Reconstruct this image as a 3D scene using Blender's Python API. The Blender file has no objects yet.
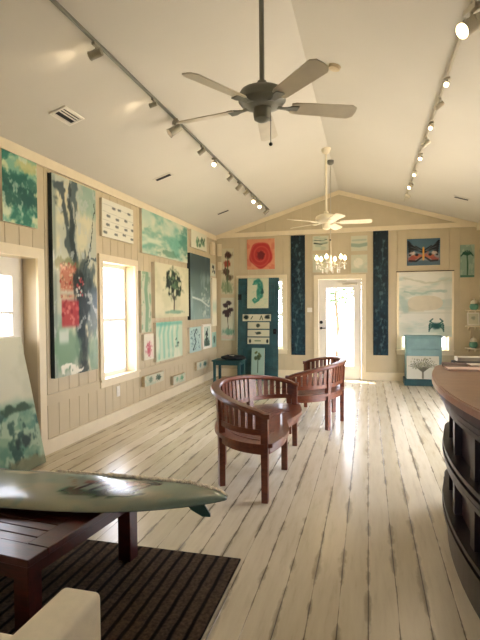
import bpy, bmesh, math, random
import numpy as np
from mathutils import Vector, Matrix
from math import sin, cos, pi, radians, sqrt, atan2
random.seed(7)
SC = bpy.context.scene
COL = SC.collection
# ------------------------------------------------------------------ room
XL, XR, D, HW, XA, HA = -3.20, 2.06, 10.20, 3.04, -0.57, 3.85
YB = -2.6
SLL = (HA-HW)/(XA-XL); SLR = (HA-HW)/(XR-XA)
def ceil_z(x): return HW+SLL*(x-XL) if x < XA else HW+SLR*(XR-x)

# ------------------------------------------------------------------ helpers
def lin(c):
    return tuple((v/12.92 if v <= .04045 else ((v+.055)/1.055)**2.4) for v in c)
def rgb(r, g, b): return lin((r/255, g/255, b/255))

class NT:
    def __init__(s, name):
        s.m = bpy.data.materials.new(name); s.m.use_nodes = True
        s.t = s.m.node_tree; s.t.nodes.clear()
        s.out = s.n('ShaderNodeOutputMaterial')
    def n(s, kind, **kw):
        nd = s.t.nodes.new(kind)
        for k, v in kw.items():
            if k[0] == '_': setattr(nd, k[1:], v)
            else:
                key = int(k[1:]) if k[0] == 'i' and k[1:].isdigit() else k.replace('_', ' ')
                s.set(nd, key, v)
        return nd
    def set(s, nd, key, v):
        if isinstance(v, bpy.types.NodeSocket): s.t.links.new(v, nd.inputs[key])
        else:
            if isinstance(v, tuple) and len(v) == 3 and nd.inputs[key].type == 'RGBA': v = (*v, 1)
            nd.inputs[key].default_value = v
    def math(s, op, a, b=0.0, c=0.0):
        return s.n('ShaderNodeMath', _operation=op, i0=a, i1=b, i2=c).outputs[0]
    def mix(s, f, a, b, mode='MIX'):
        nd = s.n('ShaderNodeMix', _data_type='RGBA', _blend_type=mode)
        s.set(nd, 0, f); s.set(nd, 6, a); s.set(nd, 7, b)
        return nd.outputs[2]
    def noise(s, vec, scale, detail=3.0, rough=.5):
        return s.n('ShaderNodeTexNoise', Vector=vec, Scale=scale, Detail=detail, Roughness=rough).outputs[0]
    def ramp(s, f, stops):
        nd = s.n('ShaderNodeValToRGB', Fac=f); e = nd.color_ramp.elements
        while len(e) < len(stops): e.new(.5)
        for el, (p, c) in zip(e, stops): el.position = p; el.color = (*c, 1)
        return nd.outputs[0]
    def obj(s, sc=(1, 1, 1)):
        tc = s.n('ShaderNodeTexCoord')
        return s.n('ShaderNodeMapping', Vector=tc.outputs['Object'], Scale=sc).outputs[0]
    def bsdf(s, color, rough=.6, metal=0.0, bump=None, bstr=.2, bdist=.01, spec=.5, coat=0.0):
        b = s.n('ShaderNodeBsdfPrincipled')
        s.set(b, 'Base Color', color); s.set(b, 'Roughness', rough); s.set(b, 'Metallic', metal)
        s.set(b, 'Specular IOR Level', spec); s.set(b, 'Coat Weight', coat)
        if bump is not None:
            s.set(b, 'Normal', s.n('ShaderNodeBump', Height=bump, Strength=bstr, Distance=bdist).outputs[0])
        s.t.links.new(b.outputs[0], s.out.inputs[0]); return b

def plain(name, c, rough=.6, metal=0.0, var=.08, scale=8, bump=.1, spec=.5, coat=0.0):
    k = NT(name); v = k.obj(); f = k.noise(v, scale, 4)
    c0 = lin([x/255 for x in c])
    lo = tuple(x*(1-var) for x in c0); hi = tuple(min(1, x*(1+var)) for x in c0)
    k.bsdf(k.ramp(f, [(.3, lo), (.7, hi)]), rough, metal, k.noise(v, scale*12, 2), bump, .002, spec, coat)
    return k.m
def wood(name, ca, cb, rough=.35, sc=(1, 12, 12), spec=.5, coat=.0):
    k = NT(name); v = k.obj(sc); f = k.noise(v, 2.2, 6, .6); g = k.noise(v, 11, 3)
    f2 = k.math('MULTIPLY_ADD', g, .4, k.math('MULTIPLY', f, .7))
    k.bsdf(k.ramp(f2, [(.3, rgb(*ca)), (.72, rgb(*cb))]), rough, 0, g, .08, .003, spec, coat)
    return k.m
def emit(name, c, s):
    k = NT(name); e = k.n('ShaderNodeEmission', Color=lin([x/255 for x in c]), Strength=s)
    k.t.links.new(e.outputs[0], k.out.inputs[0]); return k.m

M = {}
M['boards'] = plain('painted_boards', (198, 182, 148), .5, var=.05, scale=3)
M['trim'] = plain('cream_trim', (228, 213, 180), .4, var=.03)
M['ceiling'] = plain('ceiling_paint', (214, 208, 194), .8, var=.02, scale=1)
M['white'] = plain('white_paint', (236, 230, 216), .35, var=.02)
M['canvas'] = plain('canvas_edge', (214, 204, 178), .8, var=.05)
M['dark_edge'] = plain('dark_canvas_edge', (34, 48, 46), .7)
M['teal'] = plain('teal_paint', (34, 74, 78), .45, var=.3, scale=7)
M['teal_light'] = plain('light_teal_paint', (118, 152, 150), .5, var=.12, scale=6)
M['teal_dark'] = plain('dark_teal_paint', (18, 66, 66), .5, var=.15)
M['black'] = plain('black_stuff', (16, 15, 16), .6)
M['iron'] = plain('dark_iron', (36, 34, 32), .5, .6)
M['pewter'] = plain('pewter_metal', (122, 122, 110), .4, .15, var=.05)
M['blade'] = plain('fan_blade_paint', (196, 186, 162), .4, var=.05)
M['brushed'] = plain('brushed_metal', (196, 188, 168), .35, .3)
M['pewter_light'] = plain('light_pewter', (150, 144, 124), .4, .2)
M['chrome'] = plain('chrome', (210, 205, 195), .2, 1.0)
M['cream_fabric'] = plain('cream_fabric', (250, 240, 214), .9, var=.03, scale=30, bump=.3)
M['teak'] = wood('teak', (66, 28, 17), (126, 66, 38), .34, (3, 3, 14), coat=.1)
M['teak_seat'] = wood('teak_seat', (70, 30, 20), (122, 64, 40), .3, (12, 3, 3), coat=.2)
M['table_wood'] = wood('dark_red_wood', (26, 7, 5), (76, 24, 16), .32, (2, 14, 10), coat=.08)
M['counter_dark'] = wood('mahogany', (17, 6, 6), (38, 15, 13), .34, (6, 6, 2), coat=.05)
M['counter_panel'] = wood('mahogany_panel', (34, 13, 12), (60, 26, 22), .35, (8, 8, 1.5), coat=.1)
M['counter_top'] = wood('counter_top', (158, 116, 92), (182, 138, 112), .3, (2, 5, 4), coat=.2)
M['driftwood'] = wood('driftwood', (176, 156, 122), (216, 200, 166), .8, (3, 3, 12))
M['shell'] = plain('shells', (232, 214, 190), .6, var=.35, scale=40)
M['fin'] = plain('green_fin', (30, 66, 58), .3)
M['leaf'] = plain('foliage', (74, 96, 56), .7, var=.3)
M['bark'] = plain('bark', (106, 84, 62), .9, var=.3)
M['ground'] = plain('pale_gravel', (214, 204, 184), .9, var=.1)
M['bulb'] = emit('lamp_glow', (255, 226, 180), 9)
M['bulb_off'] = plain('lamp_glass', (226, 216, 196), .2)
M['paper'] = plain('paper', (228, 216, 196), .6, var=.05)
M['navy'] = plain('navy_cover', (24, 34, 48), .5)
M['green_glaze'] = plain('green_glaze', (88, 140, 116), .3, var=.2)
M['cream_glaze'] = plain('cream_glaze', (224, 214, 190), .4, var=.1)

def glass_mat():
    k = NT('window_glass')
    t = k.n('ShaderNodeBsdfTransparent', Color=(1, 1, 1)); g = k.n('ShaderNodeBsdfGlossy', Roughness=.03)
    mx = k.n('ShaderNodeMixShader'); k.set(mx, 0, .06)
    k.t.links.new(t.outputs[0], mx.inputs[1]); k.t.links.new(g.outputs[0], mx.inputs[2])
    k.t.links.new(mx.outputs[0], k.out.inputs[0]); return k.m
M['glass'] = glass_mat()
def crystal_mat():
    k = NT('crystal'); k.bsdf((.9, .86, .78), .08, 0, spec=.9); return k.m
M['crystal'] = crystal_mat()

def floor_mat():
    k = NT('whitewashed_planks'); W = .142
    tc = k.n('ShaderNodeTexCoord'); P = tc.outputs['Object']
    sp = k.n('ShaderNodeSeparateXYZ', Vector=P)
    wob = k.math('MULTIPLY', k.math('SUBTRACT', k.noise(P, 1.3, 2), .5), .006)
    u = k.math('DIVIDE', k.math('ADD', sp.outputs[0], wob), W)
    idx = k.math('FLOOR', u); fr = k.math('FRACT', u)
    edge = k.math('MULTIPLY', k.math('MINIMUM', fr, k.math('SUBTRACT', 1.0, fr)), W)   # metres to seam
    rnd = k.n('ShaderNodeTexWhiteNoise', _noise_dimensions='1D', W=idx).outputs[0]
    comb = k.n('ShaderNodeCombineXYZ', X=k.math('MULTIPLY', sp.outputs[0], 14.0), Y=k.math('ADD', k.math('MULTIPLY', sp.outputs[1], 1.5), k.math('MULTIPLY', rnd, 37.0)), Z=0.0).outputs[0]
    n1 = k.noise(comb, 1.4, 5, .65)
    n2 = k.noise(k.n('ShaderNodeMapping', Vector=comb, Scale=(.5, .6, 1), Location=(9, 3, 0)).outputs[0], 1.0, 3)
    base = k.ramp(n1, [(.22, rgb(196, 184, 160)), (.45, rgb(218, 208, 186)), (.8, rgb(230, 222, 202))])
    tint = k.ramp(rnd, [(0, rgb(226, 220, 204)), (1, rgb(255, 252, 246))])
    base = k.mix(.8, base, tint, 'MULTIPLY')
    # worn dark edge with ragged width
    n3 = k.noise(k.n('ShaderNodeCombineXYZ', X=k.math('MULTIPLY', sp.outputs[0], 6.0), Y=k.math('MULTIPLY', sp.outputs[1], 2.6), Z=3.0).outputs[0], 1.0, 4, .6)
    wid = k.math('MULTIPLY_ADD', k.n('ShaderNodeMapRange', i0=n3, i1=.46, i2=.70).outputs[0], .042, .0012)
    ragged = k.math('ADD', edge, k.math('MULTIPLY', k.math('SUBTRACT', n1, .5), .035))
    worn = k.math('SUBTRACT', 1.0, k.n('ShaderNodeMapRange', i0=ragged, i1=0.0, i2=wid).outputs[0])
    seam = k.math('SUBTRACT', 1.0, k.n('ShaderNodeMapRange', i0=edge, i1=.001, i2=.0035).outputs[0])
    patch = k.n('ShaderNodeMapRange', i0=n1, i1=.70, i2=.80).outputs[0]
    c = k.mix(k.math('MULTIPLY', worn, .75), base, rgb(106, 92, 72))
    c = k.mix(k.math('MULTIPLY', patch, .3), c, rgb(120, 104, 80))
    c = k.mix(k.math('MULTIPLY', seam, k.n('ShaderNodeMapRange', i0=n3, i1=.36, i2=.58, i3=.15, i4=.95).outputs[0]), c, rgb(64, 50, 38))
    h = k.math('SUBTRACT', k.math('MULTIPLY', n1, .25), seam)
    rr = k.math('MULTIPLY_ADD', n1, .14, .17)
    k.bsdf(c, rr, 0, h, .35, .004, .5)
    return k.m
M['floor'] = floor_mat()

def rug_mat():
    k = NT('ribbed_rug'); tc = k.n('ShaderNodeTexCoord'); P = tc.outputs['Object']
    sp = k.n('ShaderNodeSeparateXYZ', Vector=P)
    f = k.math('FRACT', k.math('DIVIDE', k.math('ADD', sp.outputs[0], k.math('MULTIPLY', k.noise(P, 9, 2), .012)), .072))
    d = k.math('ABSOLUTE', k.math('SUBTRACT', f, .5))
    s = k.n('ShaderNodeMapRange', i0=d, i1=.30, i2=.42).outputs[0]
    n = k.noise(P, 60, 4)
    a = k.ramp(n, [(.3, rgb(62, 50, 40)), (.7, rgb(98, 82, 66))])
    c = k.mix(s, a, rgb(22, 15, 11))
    k.bsdf(c, .95, 0, k.math('SUBTRACT', k.math('MULTIPLY', n, .5), s), .8, .006, .1)
    return k.m
M['rug'] = rug_mat()
def vcol_mat(name, rough=.5, coat=0.0):
    k = NT(name); a = k.n('ShaderNodeVertexColor', _layer_name='Col')
    v = k.obj(); b = k.noise(v, 90, 3)
    k.bsdf(a.outputs[0], rough, 0, b, .15, .002, .25, coat); return k.m
M['painting'] = vcol_mat('painted_surface', .5)
M['painting_gloss'] = vcol_mat('resin_painting', .14, .3)
M['board_deck'] = vcol_mat('board_deck', .16, .0)

# mesh helpers
def box(bm, x0, x1, y0, y1, z0, z1, bev=0.0, seg=1):
    r = bmesh.ops.create_cube(bm, size=1)
    vs = r['verts']
    bmesh.ops.scale(bm, vec=(x1-x0, y1-y0, z1-z0), verts=vs)
    bmesh.ops.translate(bm, vec=((x0+x1)/2, (y0+y1)/2, (z0+z1)/2), verts=vs)
    if bev > 0:
        es = list({e for v in vs for e in v.link_edges})
        bmesh.ops.bevel(bm, geom=es, offset=bev, segments=seg, affect='EDGES', profile=.5)
def cyl(bm, a, b, r0, r1=None, n=12, cap=True):
    r1 = r0 if r1 is None else r1
    a = Vector(a); b = Vector(b); d = b-a; L = d.length
    q = d.to_track_quat('Z', 'Y').to_matrix().to_4x4()
    bmesh.ops.create_cone(bm, cap_ends=cap, segments=n, radius1=r0, radius2=r1, depth=L, matrix=Matrix.Translation((a+b)/2) @ q)
def sph(bm, c, r, sub=1, sc=(1, 1, 1)):
    bmesh.ops.create_icosphere(bm, subdivisions=sub, radius=r, matrix=Matrix.Translation(c) @ Matrix.Diagonal((*sc, 1)))
def lathe(bm, prof, c=(0, 0, 0), n=24, ax='Z'):
    rings = []
    for r, z in prof:
        rings.append([bm.verts.new((c[0]+r*cos(2*pi*i/n), c[1]+r*sin(2*pi*i/n), c[2]+z)) for i in range(n)])
    for a, b in zip(rings, rings[1:]):
        for i in range(n): bm.faces.new((a[i], a[(i+1) % n], b[(i+1) % n], b[i]))
    for rg, fl in ((rings[0], True), (rings[-1], False)):
        bm.faces.new(rg[::-1] if fl else rg)
def tube(bm, pts, r, n=8):
    P = [Vector(p) for p in pts]; rings = []
    up = Vector((0, 0, 1))
    for i, p in enumerate(P):
        t = (P[min(i+1, len(P)-1)]-P[max(i-1, 0)]).normalized()
        s = t.cross(up)
        if s.length < 1e-3: s = t.cross(Vector((1, 0, 0)))
        s.normalize(); w = s.cross(t)
        rr = r[i] if isinstance(r, (list, tuple)) else r
        rings.append([bm.verts.new(p+(s*cos(2*pi*k/n)+w*sin(2*pi*k/n))*rr) for k in range(n)])
    for a, b in zip(rings, rings[1:]):
        for i in range(n): bm.faces.new((a[i], b[i], b[(i+1) % n], a[(i+1) % n]))
    bm.faces.new(rings[0]); bm.faces.new(rings[-1][::-1])
def prism(bm, pts2, lo, hi, mp):
    """extrude polygon pts2; mp(p, h)->3d"""
    a = [bm.verts.new(mp(p, lo)) for p in pts2]; b = [bm.verts.new(mp(p, hi)) for p in pts2]
    n = len(a)
    for i in range(n): bm.faces.new((a[i], a[(i+1) % n], b[(i+1) % n], b[i]))
    bm.faces.new(a[::-1]); bm.faces.new(b)
def ribbon(bm, secs):
    """secs: list of 4-corner rings, closed ends"""
    R = [[bm.verts.new(p) for p in s] for s in secs]; n = len(R[0])
    for a, b in zip(R, R[1:]):
        for i in range(n): bm.faces.new((a[i], a[(i+1) % n], b[(i+1) % n], b[i]))
    bm.faces.new(R[0][::-1]); bm.faces.new(R[-1])
def obj(name, bm, mat, parent=None, smooth=False, loc=None, rot=None):
    bmesh.ops.recalc_face_normals(bm, faces=bm.faces)
    me = bpy.data.meshes.new(name); bm.to_mesh(me); bm.free()
    for m in (mat if isinstance(mat, (list, tuple)) else [mat]): me.materials.append(m)
    o = bpy.data.objects.new(name, me); COL.objects.link(o)
    if parent: o.parent = parent
    if loc is not None: o.location = loc
    if rot is not None: o.rotation_euler = rot
    if smooth:
        me.shade_smooth()
        try: me.set_sharp_from_angle(angle=radians(38))
        except Exception: pass
    return o
def thing(name, label, cat, loc=(0, 0, 0), rotz=0, group=None):
    o = bpy.data.objects.new(name, None); COL.objects.link(o); o.empty_display_size = .1
    o.location = loc; o.rotation_euler = (0, 0, rotz); o['label'] = label; o['category'] = cat
    if group: o['group'] = group
    return o
def tag(o, label, cat, group=None):
    o['label'] = label; o['category'] = cat
    if group: o['group'] = group
    return o
def struct(name, bm, m, parent=None):
    o = obj(name, bm, m, parent)
    if not parent: o['kind'] = 'structure'
    return o
def dup(root, loc, rotz, label=None, sc=None):
    r = root.copy(); COL.objects.link(r); r.location = loc
    r.rotation_euler = (root.rotation_euler[0], root.rotation_euler[1], rotz)
    if sc: r.scale = (sc, sc, sc)
    if label: r['label'] = label
    for ch in list(root.children):
        c = ch.copy(); COL.objects.link(c); c.parent = r
        for g in list(ch.children):
            d = g.copy(); COL.objects.link(d); d.parent = c
    return r
B = bmesh.new

# ------------------------------------------------------------------ room shell
def wall_cells(s0, s1, zt, openings, pitch=None, gap=.007, zb=0.0):
    cuts = {s0, s1}; edges = set()
    for o in openings: cuts |= {max(s0, o[0]), min(s1, o[1])}
    if pitch:
        k = math.ceil(s0/pitch)
        while k*pitch < s1: cuts.add(k*pitch); edges.add(round(k*pitch, 5)); k += 1
    cuts.add(XA) if (s0 < XA < s1 and zt(XA) > zt(s0)+.3) else None
    cs = sorted(cuts); out = []
    for a, b in zip(cs, cs[1:]):
        if b-a < 1e-4: continue
        m = (a+b)/2
        a2 = a+gap/2 if round(a, 5) in edges else a
        b2 = b-gap/2 if round(b, 5) in edges else b
        if b2 <= a2: continue
        segs = [(zb, None)]
        for o in sorted(openings, key=lambda q: q[2]):
            if o[0] < m < o[1]:
                lo, hi = segs.pop(); segs.append((lo, o[2])); segs.append((o[3], hi))
        for lo, hi in segs:
            if hi is not None and hi-lo < 1e-4: continue
            out.append((a2, b2, lo, zt(a2) if hi is None else hi, zt(b2) if hi is None else hi))
    return out
def wall(name, s0, s1, zt, openings, mp, pitch=.19, thick=.2):
    bm = B()
    def add(cells, d0, d1):
        for a, b, lo, ha, hb in cells:
            prism(bm, [(a, lo), (b, lo), (b, hb), (a, ha)], d0, d1, mp)
    add(wall_cells(s0, s1, zt, openings), -thick, -.014)
    add(wall_cells(s0, s1, zt, openings, pitch), -.014, 0)
    return struct(name, bm, M['boards'])
mpL = lambda p, d: (XL+d, p[0], p[1])
mpR = lambda p, d: (XR-d, p[0], p[1])
mpB = lambda p, d: (p[0], D-d, p[1])
mpF = lambda p, d: (p[0], YB+d, p[1])
# openings (s0,s1,z0,z1)
OL = [(3.20, 4.22, 0.0, 2.0), (5.47, 6.33, .60, 2.08)]
OB = [(-.99, -.13, 0.0, 2.05), (-2.64, -1.73, .60, 2.08), (.64, 1.51, .62, 2.08)]
ORr = [(4.5, 7.6, 0.0, 2.3)]
OF = [(-.8, .3, .9, 2.0)]  # opening for the added window behind the camera
flat = lambda s: HW+.02
wall('wall_left', YB, D, flat, OL, mpL)
wall('wall_right', YB, D, flat, ORr, mpR)
wall('wall_back', XL, XR, ceil_z, OB, mpB)
wall('wall_front', XL, XR, ceil_z, OF, mpF)
bm = B(); box(bm, XL-.25, XR+.25, YB-.2, D+.25, -.1, 0); struct('floor', bm, M['floor'])
bm = B()
for xa, xb in ((XL-.8, XA), (XA, XR+.3)):  # left slab runs past the wall as an unseen eave, added to block sun
    za = ceil_z(max(xa, XL)) - (SLL*.8 if xa < XL else 0); zb = ceil_z(min(xb, XR)) - (SLR*.3 if xb > XR else 0)
    prism(bm, [(xa, za), (xb, zb), (xb, zb+.12), (xa, za+.12)], YB-.2, D+.2, lambda p, h: (p[0], h, p[1]))
struct('ceiling', bm, M['ceiling'])

# baseboards / rails / crown
def strip(name, mp, segs, z0, z1, t=.02, m='trim'):
    bm = B()
    for a, b in segs: prism(bm, [(a, z0), (b, z0), (b, z1), (a, z1)], 0, t, mp)
    return struct(name, bm, M[m])
strip('baseboard_left', mpL, [(YB, 3.12), (4.32, D)], 0, .15, .022)
strip('baseboard_back', mpB, [(XL, -1.08), (-.04, XR)], 0, .165, .022)
strip('baseboard_right', mpR, [(YB, 4.41), (7.69, D)], 0, .15, .022)
strip('trim_1', mpL, [(4.32, 5.38), (5.38, 6.42), (6.42, D)], .53, .59, .012)
bm = B()
for a, b in [(4.32, 5.38), (6.42, D)]: prism(bm, [(a, .50), (b, .50), (b, .61), (a, .61)], 0, .013, mpL)
struct('trim_2', bm, M['boards'])
strip('trim_3', mpB, [(XL, -2.74), (-1.63, -1.08), (-.04, .54), (1.61, XR)], .50, .60, .013, 'boards')
strip('trim_4', mpL, [(YB, D)], 2.94, HW, .03)
strip('trim_5', mpB, [(XL, XR)], 2.99, 3.08, .03)
strip('trim_6', mpR, [(YB, D)], 2.92, HW, .06)
bm = B()
for xa, xb in ((XL, XA), (XA, XR)):
    za, zb = ceil_z(xa), ceil_z(xb)
    prism(bm, [(xa, za-.085), (xb, zb-.085), (xb, zb), (xa, za)], 0, .025, mpB)
struct('trim_7', bm, M['trim'])

def casing(bm, mp, a, b, z0, z1, w=.09, t=.025, sill=True):
    r = lambda s0, s1, y0, y1, tt=t: prism(bm, [(s0, y0), (s1, y0), (s1, y1), (s0, y1)], 0, tt, mp)
    r(a-w, a, z0 if not sill else z0-w, z1); r(b, b+w, z0 if not sill else z0-w, z1); r(a-w, b+w, z1, z1+w)
    if sill:
        r(a, b, z0-w, z0)
        prism(bm, [(a-w-.01, z0-.015), (b+w+.01, z0-.015), (b+w+.01, z0+.012), (a-w-.01, z0+.012)], 0, t+.018, mp)
def window(idx, mp, a, b, z0, z1, mid=True, depth=-.17, sill=True):
    bm = B(); casing(bm, mp, a, b, z0, z1, sill=sill)
    w = struct('window_%d' % idx, bm, M['trim'])
    bm = B(); f = .045
    def r(s0, s1, y0, y1, d0=depth, d1=depth+.04): prism(bm, [(s0, y0), (s1, y0), (s1, y1), (s0, y1)], d0, d1, mp)
    r(a, a+f, z0, z1); r(b-f, b, z0, z1); r(a+f, b-f, z0, z0+f+.01); r(a+f, b-f, z1-f, z1)
    if mid: m = (z0+z1)/2; r(a+f, b-f, m-.022, m+.022)
    s = obj('window_sash', bm, M['white'], w)
    bm = B(); r(a+f, b-f, z0+f, z1-f, depth+.015, depth+.02)
    obj('window_glass', bm, M['glass'], w)
    return w
window(1, mpL, 5.47, 6.33, .60, 2.08)
window(2, mpB, -2.64, -1.73, .60, 2.08)
window(3, mpB, .64, 1.51, .62, 2.08)
window(4, mpR, 4.5, 7.6, 0.02, 2.3, False, sill=False)
window(5, mpF, -.8, .3, .9, 2.0)  # unseen window behind the camera, added for its light on the near room

# back door
bm = B(); casing(bm, mpB, -.99, -.13, 0.002, 2.05, .09, .028, False)
d1 = struct('door_1', bm, M['trim'])
bm = B()
def r3(bm, mp, a, b, z0, z1, d0, d1): prism(bm, [(a, z0), (b, z0), (b, z1), (a, z1)], d0, d1, mp)
ga, gb, gz0, gz1 = -.83, -.28, .27, 1.87
for q in ((-.985, ga, .012, 2.045), (gb, -.135, .012, 2.045), (ga, gb, .012, gz0), (ga, gb, gz1, 2.045)): r3(bm, mpB, *q, -.07, -.03)
for q in ((ga-.02, ga, gz0-.02, gz1+.02), (gb, gb+.02, gz0-.02, gz1+.02), (ga, gb, gz0-.02, gz0), (ga, gb, gz1, gz1+.02)): r3(bm, mpB, *q, -.03, -.018)
obj('door_panel', bm, M['white'], d1)
bm = B(); r3(bm, mpB, ga, gb, gz0, gz1, -.052, -.046); obj('door_glass', bm, M['glass'], d1)
bm = B()
cyl(bm, (-.935, D+.035, 1.17), (-.935, D+.0, 1.17), .034, n=16); cyl(bm, (-.935, D+.03, 1.05), (-.935, D-.02, 1.05), .026, n=16)
box(bm, -.94, -.84, D-.035, D-.02, 1.04, 1.06, .004)
obj('door_handle', bm, M['iron'], d1)
bm = B(); box(bm, -.5, -.2, D-.03, D+.03, 1.93, 1.975, .005); tube(bm, [(-.45, D-.02, 1.96), (-.6, D-.1, 1.99), (-.42, D-.02, 2.02)], .008)
obj('door_closer', bm, M['brushed'], d1)
bm = B(); box(bm, -1.06, -.06, D-.035, D+.16, .0, .012); struct('trim_8', bm, M['brushed'])

# left door with half glass in a recess
bm = B(); casing(bm, mpL, 3.20, 4.22, 0.002, 2.0, .10, .028, False); d2 = struct('door_2', bm, M['trim'])
bm = B(); a, b, z0, z1 = 3.42, 4.08, 1.21, 1.85
for q in ((3.205, a, .01, 1.995), (b, 4.215, .01, 1.995), (a, b, .01, z0), (a, b, z1, 1.995)): r3(bm, mpL, *q, -.19, -.15)
obj('door_panel', bm, M['white'], d2)
bm = B()
for q in ((a, b, z0, z0+.03), (a, b, z1-.03, z1), (a, a+.03, z0+.03, z1-.03), (b-.03, b, z0+.03, z1-.03), (a+.03, b-.03, 1.45, 1.475)): r3(bm, mpL, *q, -.185, -.14)
obj('door_frame', bm, M['white'], d2)
bm = B(); r3(bm, mpL, a+.03, b-.03, z0+.03, z1-.03, -.172, -.168); obj('door_glass', bm, M['glass'], d2)

# wall outlets and switch
bm = B(); box(bm, XL, XL+.008, 5.80, 5.88, .33, .47, .003); 
for z in (.375, .425): box(bm, XL+.008, XL+.013, 5.82, 5.86, z-.016, z+.016, .002)
t = obj('wall_outlet', bm, M['white']); tag(t, 'white electrical outlet plate on the board wall under the left window', 'outlet')
bm = B(); box(bm, -1.22, -1.12, D-.012, D, 1.38, 1.47, .003); box(bm, -1.19, -1.15, D-.02, D-.012, 1.41, 1.44)
t = obj('light_switch', bm, M['white']); tag(t, 'small white switch plate on the wall left of the glass door', 'switch')

# ------------------------------------------------------------------ painted canvases
def vnoise(x, y, seed):
    rs = np.random.RandomState(seed); g = rs.rand(64, 64)
    xi = np.floor(x).astype(int); yi = np.floor(y).astype(int); fx = x-xi; fy = y-yi
    fx = fx*fx*(3-2*fx); fy = fy*fy*(3-2*fy)
    a = g[xi % 64, yi % 64]; b = g[(xi+1) % 64, yi % 64]; c = g[xi % 64, (yi+1) % 64]; d = g[(xi+1) % 64, (yi+1) % 64]
    return (a*(1-fx)+b*fx)*(1-fy)+(c*(1-fx)+d*fx)*fy
def sstep(a, b, x):
    t = np.clip((x-a)/(b-a), 0, 1); return t*t*(3-2*t)
class Pic:
    """x,y in metres from lower left of the painted face"""
    def __init__(s, w, h, res=.012, base=(220, 214, 190)):
        s.w, s.h = w, h; s.nx = max(6, min(150, int(w/res)))+1; s.ny = max(6, min(210, int(h/res)))+1
        s.X, s.Y = np.meshgrid(np.linspace(0, w, s.nx), np.linspace(0, h, s.ny))
        s.U, s.V = s.X/w, s.Y/h; s.wp = None
        s.C = np.ones((s.ny, s.nx, 3))*np.array(base)/255.0
    def fbm(s, fx, fy=None, seed=1, o=4):
        fy = fy or fx; v = 0; a = .5; t = 0
        for i in range(o):
            v = v+a*vnoise(s.U*fx*2**i+7.3*i+100, s.V*fy*2**i+3.1*i+100, seed+i); t += a; a *= .5
        return v/t
    def mix(s, m, c, k=1.0):
        m = np.clip(m, 0, 1)[..., None]*k; s.C = s.C*(1-m)+np.array(c)/255.0*m; return s
    def cloud(s, fx, fy, seed, lo, hi, c, k=1.0): return s.mix(sstep(lo, hi, s.fbm(fx, fy, seed)), c, k)
    def blob(s, u, v, ru, rv, c, k=1.0, soft=.35, rag=0.0, seed=3):
        d = np.sqrt(((s.U-u)/ru)**2+((s.V-v)/rv)**2)
        if rag: d = d+rag*(s.fbm(14, 14, seed)-.5)*2
        return s.mix(1-sstep(1-soft, 1+soft, d), c, k)
    def rect(s, u0, u1, v0, v1, c, k=1.0, e=.01):
        m = sstep(u0-e, u0+e, s.U)*(1-sstep(u1-e, u1+e, s.U))*sstep(v0-e, v0+e, s.V)*(1-sstep(v1-e, v1+e, s.V)); return s.mix(m, c, k)
    def stroke(s, pts, wd, c, k=1.0, w2=None):
        """pts in u,v ; width in metres"""
        X, Y = s.X, s.Y
        if s.wp: X = X+s.wp*(s.fbm(5, 9, 61)-.5); Y = Y+s.wp*(s.fbm(5, 9, 87)-.5)
        w2 = wd if w2 is None else w2; best = np.zeros_like(s.X); n = len(pts)-1
        for i in range(n):
            ax, ay = pts[i][0]*s.w, pts[i][1]*s.h; bx, by = pts[i+1][0]*s.w, pts[i+1][1]*s.h
            L = (bx-ax)**2+(by-ay)**2+1e-9
            t = np.clip(((X-ax)*(bx-ax)+(Y-ay)*(by-ay))/L, 0, 1)
            d = np.hypot(X-ax-t*(bx-ax), Y-ay-t*(by-ay)); ww = wd+(w2-wd)*(i+t)/n
            best = np.maximum(best, 1-sstep(ww*.6, ww*1.2, d))
        return s.mix(best, c, k)
    def dots(s, n, u0, u1, v0, v1, r, cs, seed=5, k=.9):
        rs = random.Random(seed)
        for i in range(n):
            a = r*rs.uniform(.5, 1.3); s.blob(rs.uniform(u0, u1), rs.uniform(v0, v1), a/s.w, a/s.h, rs.choice(cs), k)
        return s
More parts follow.
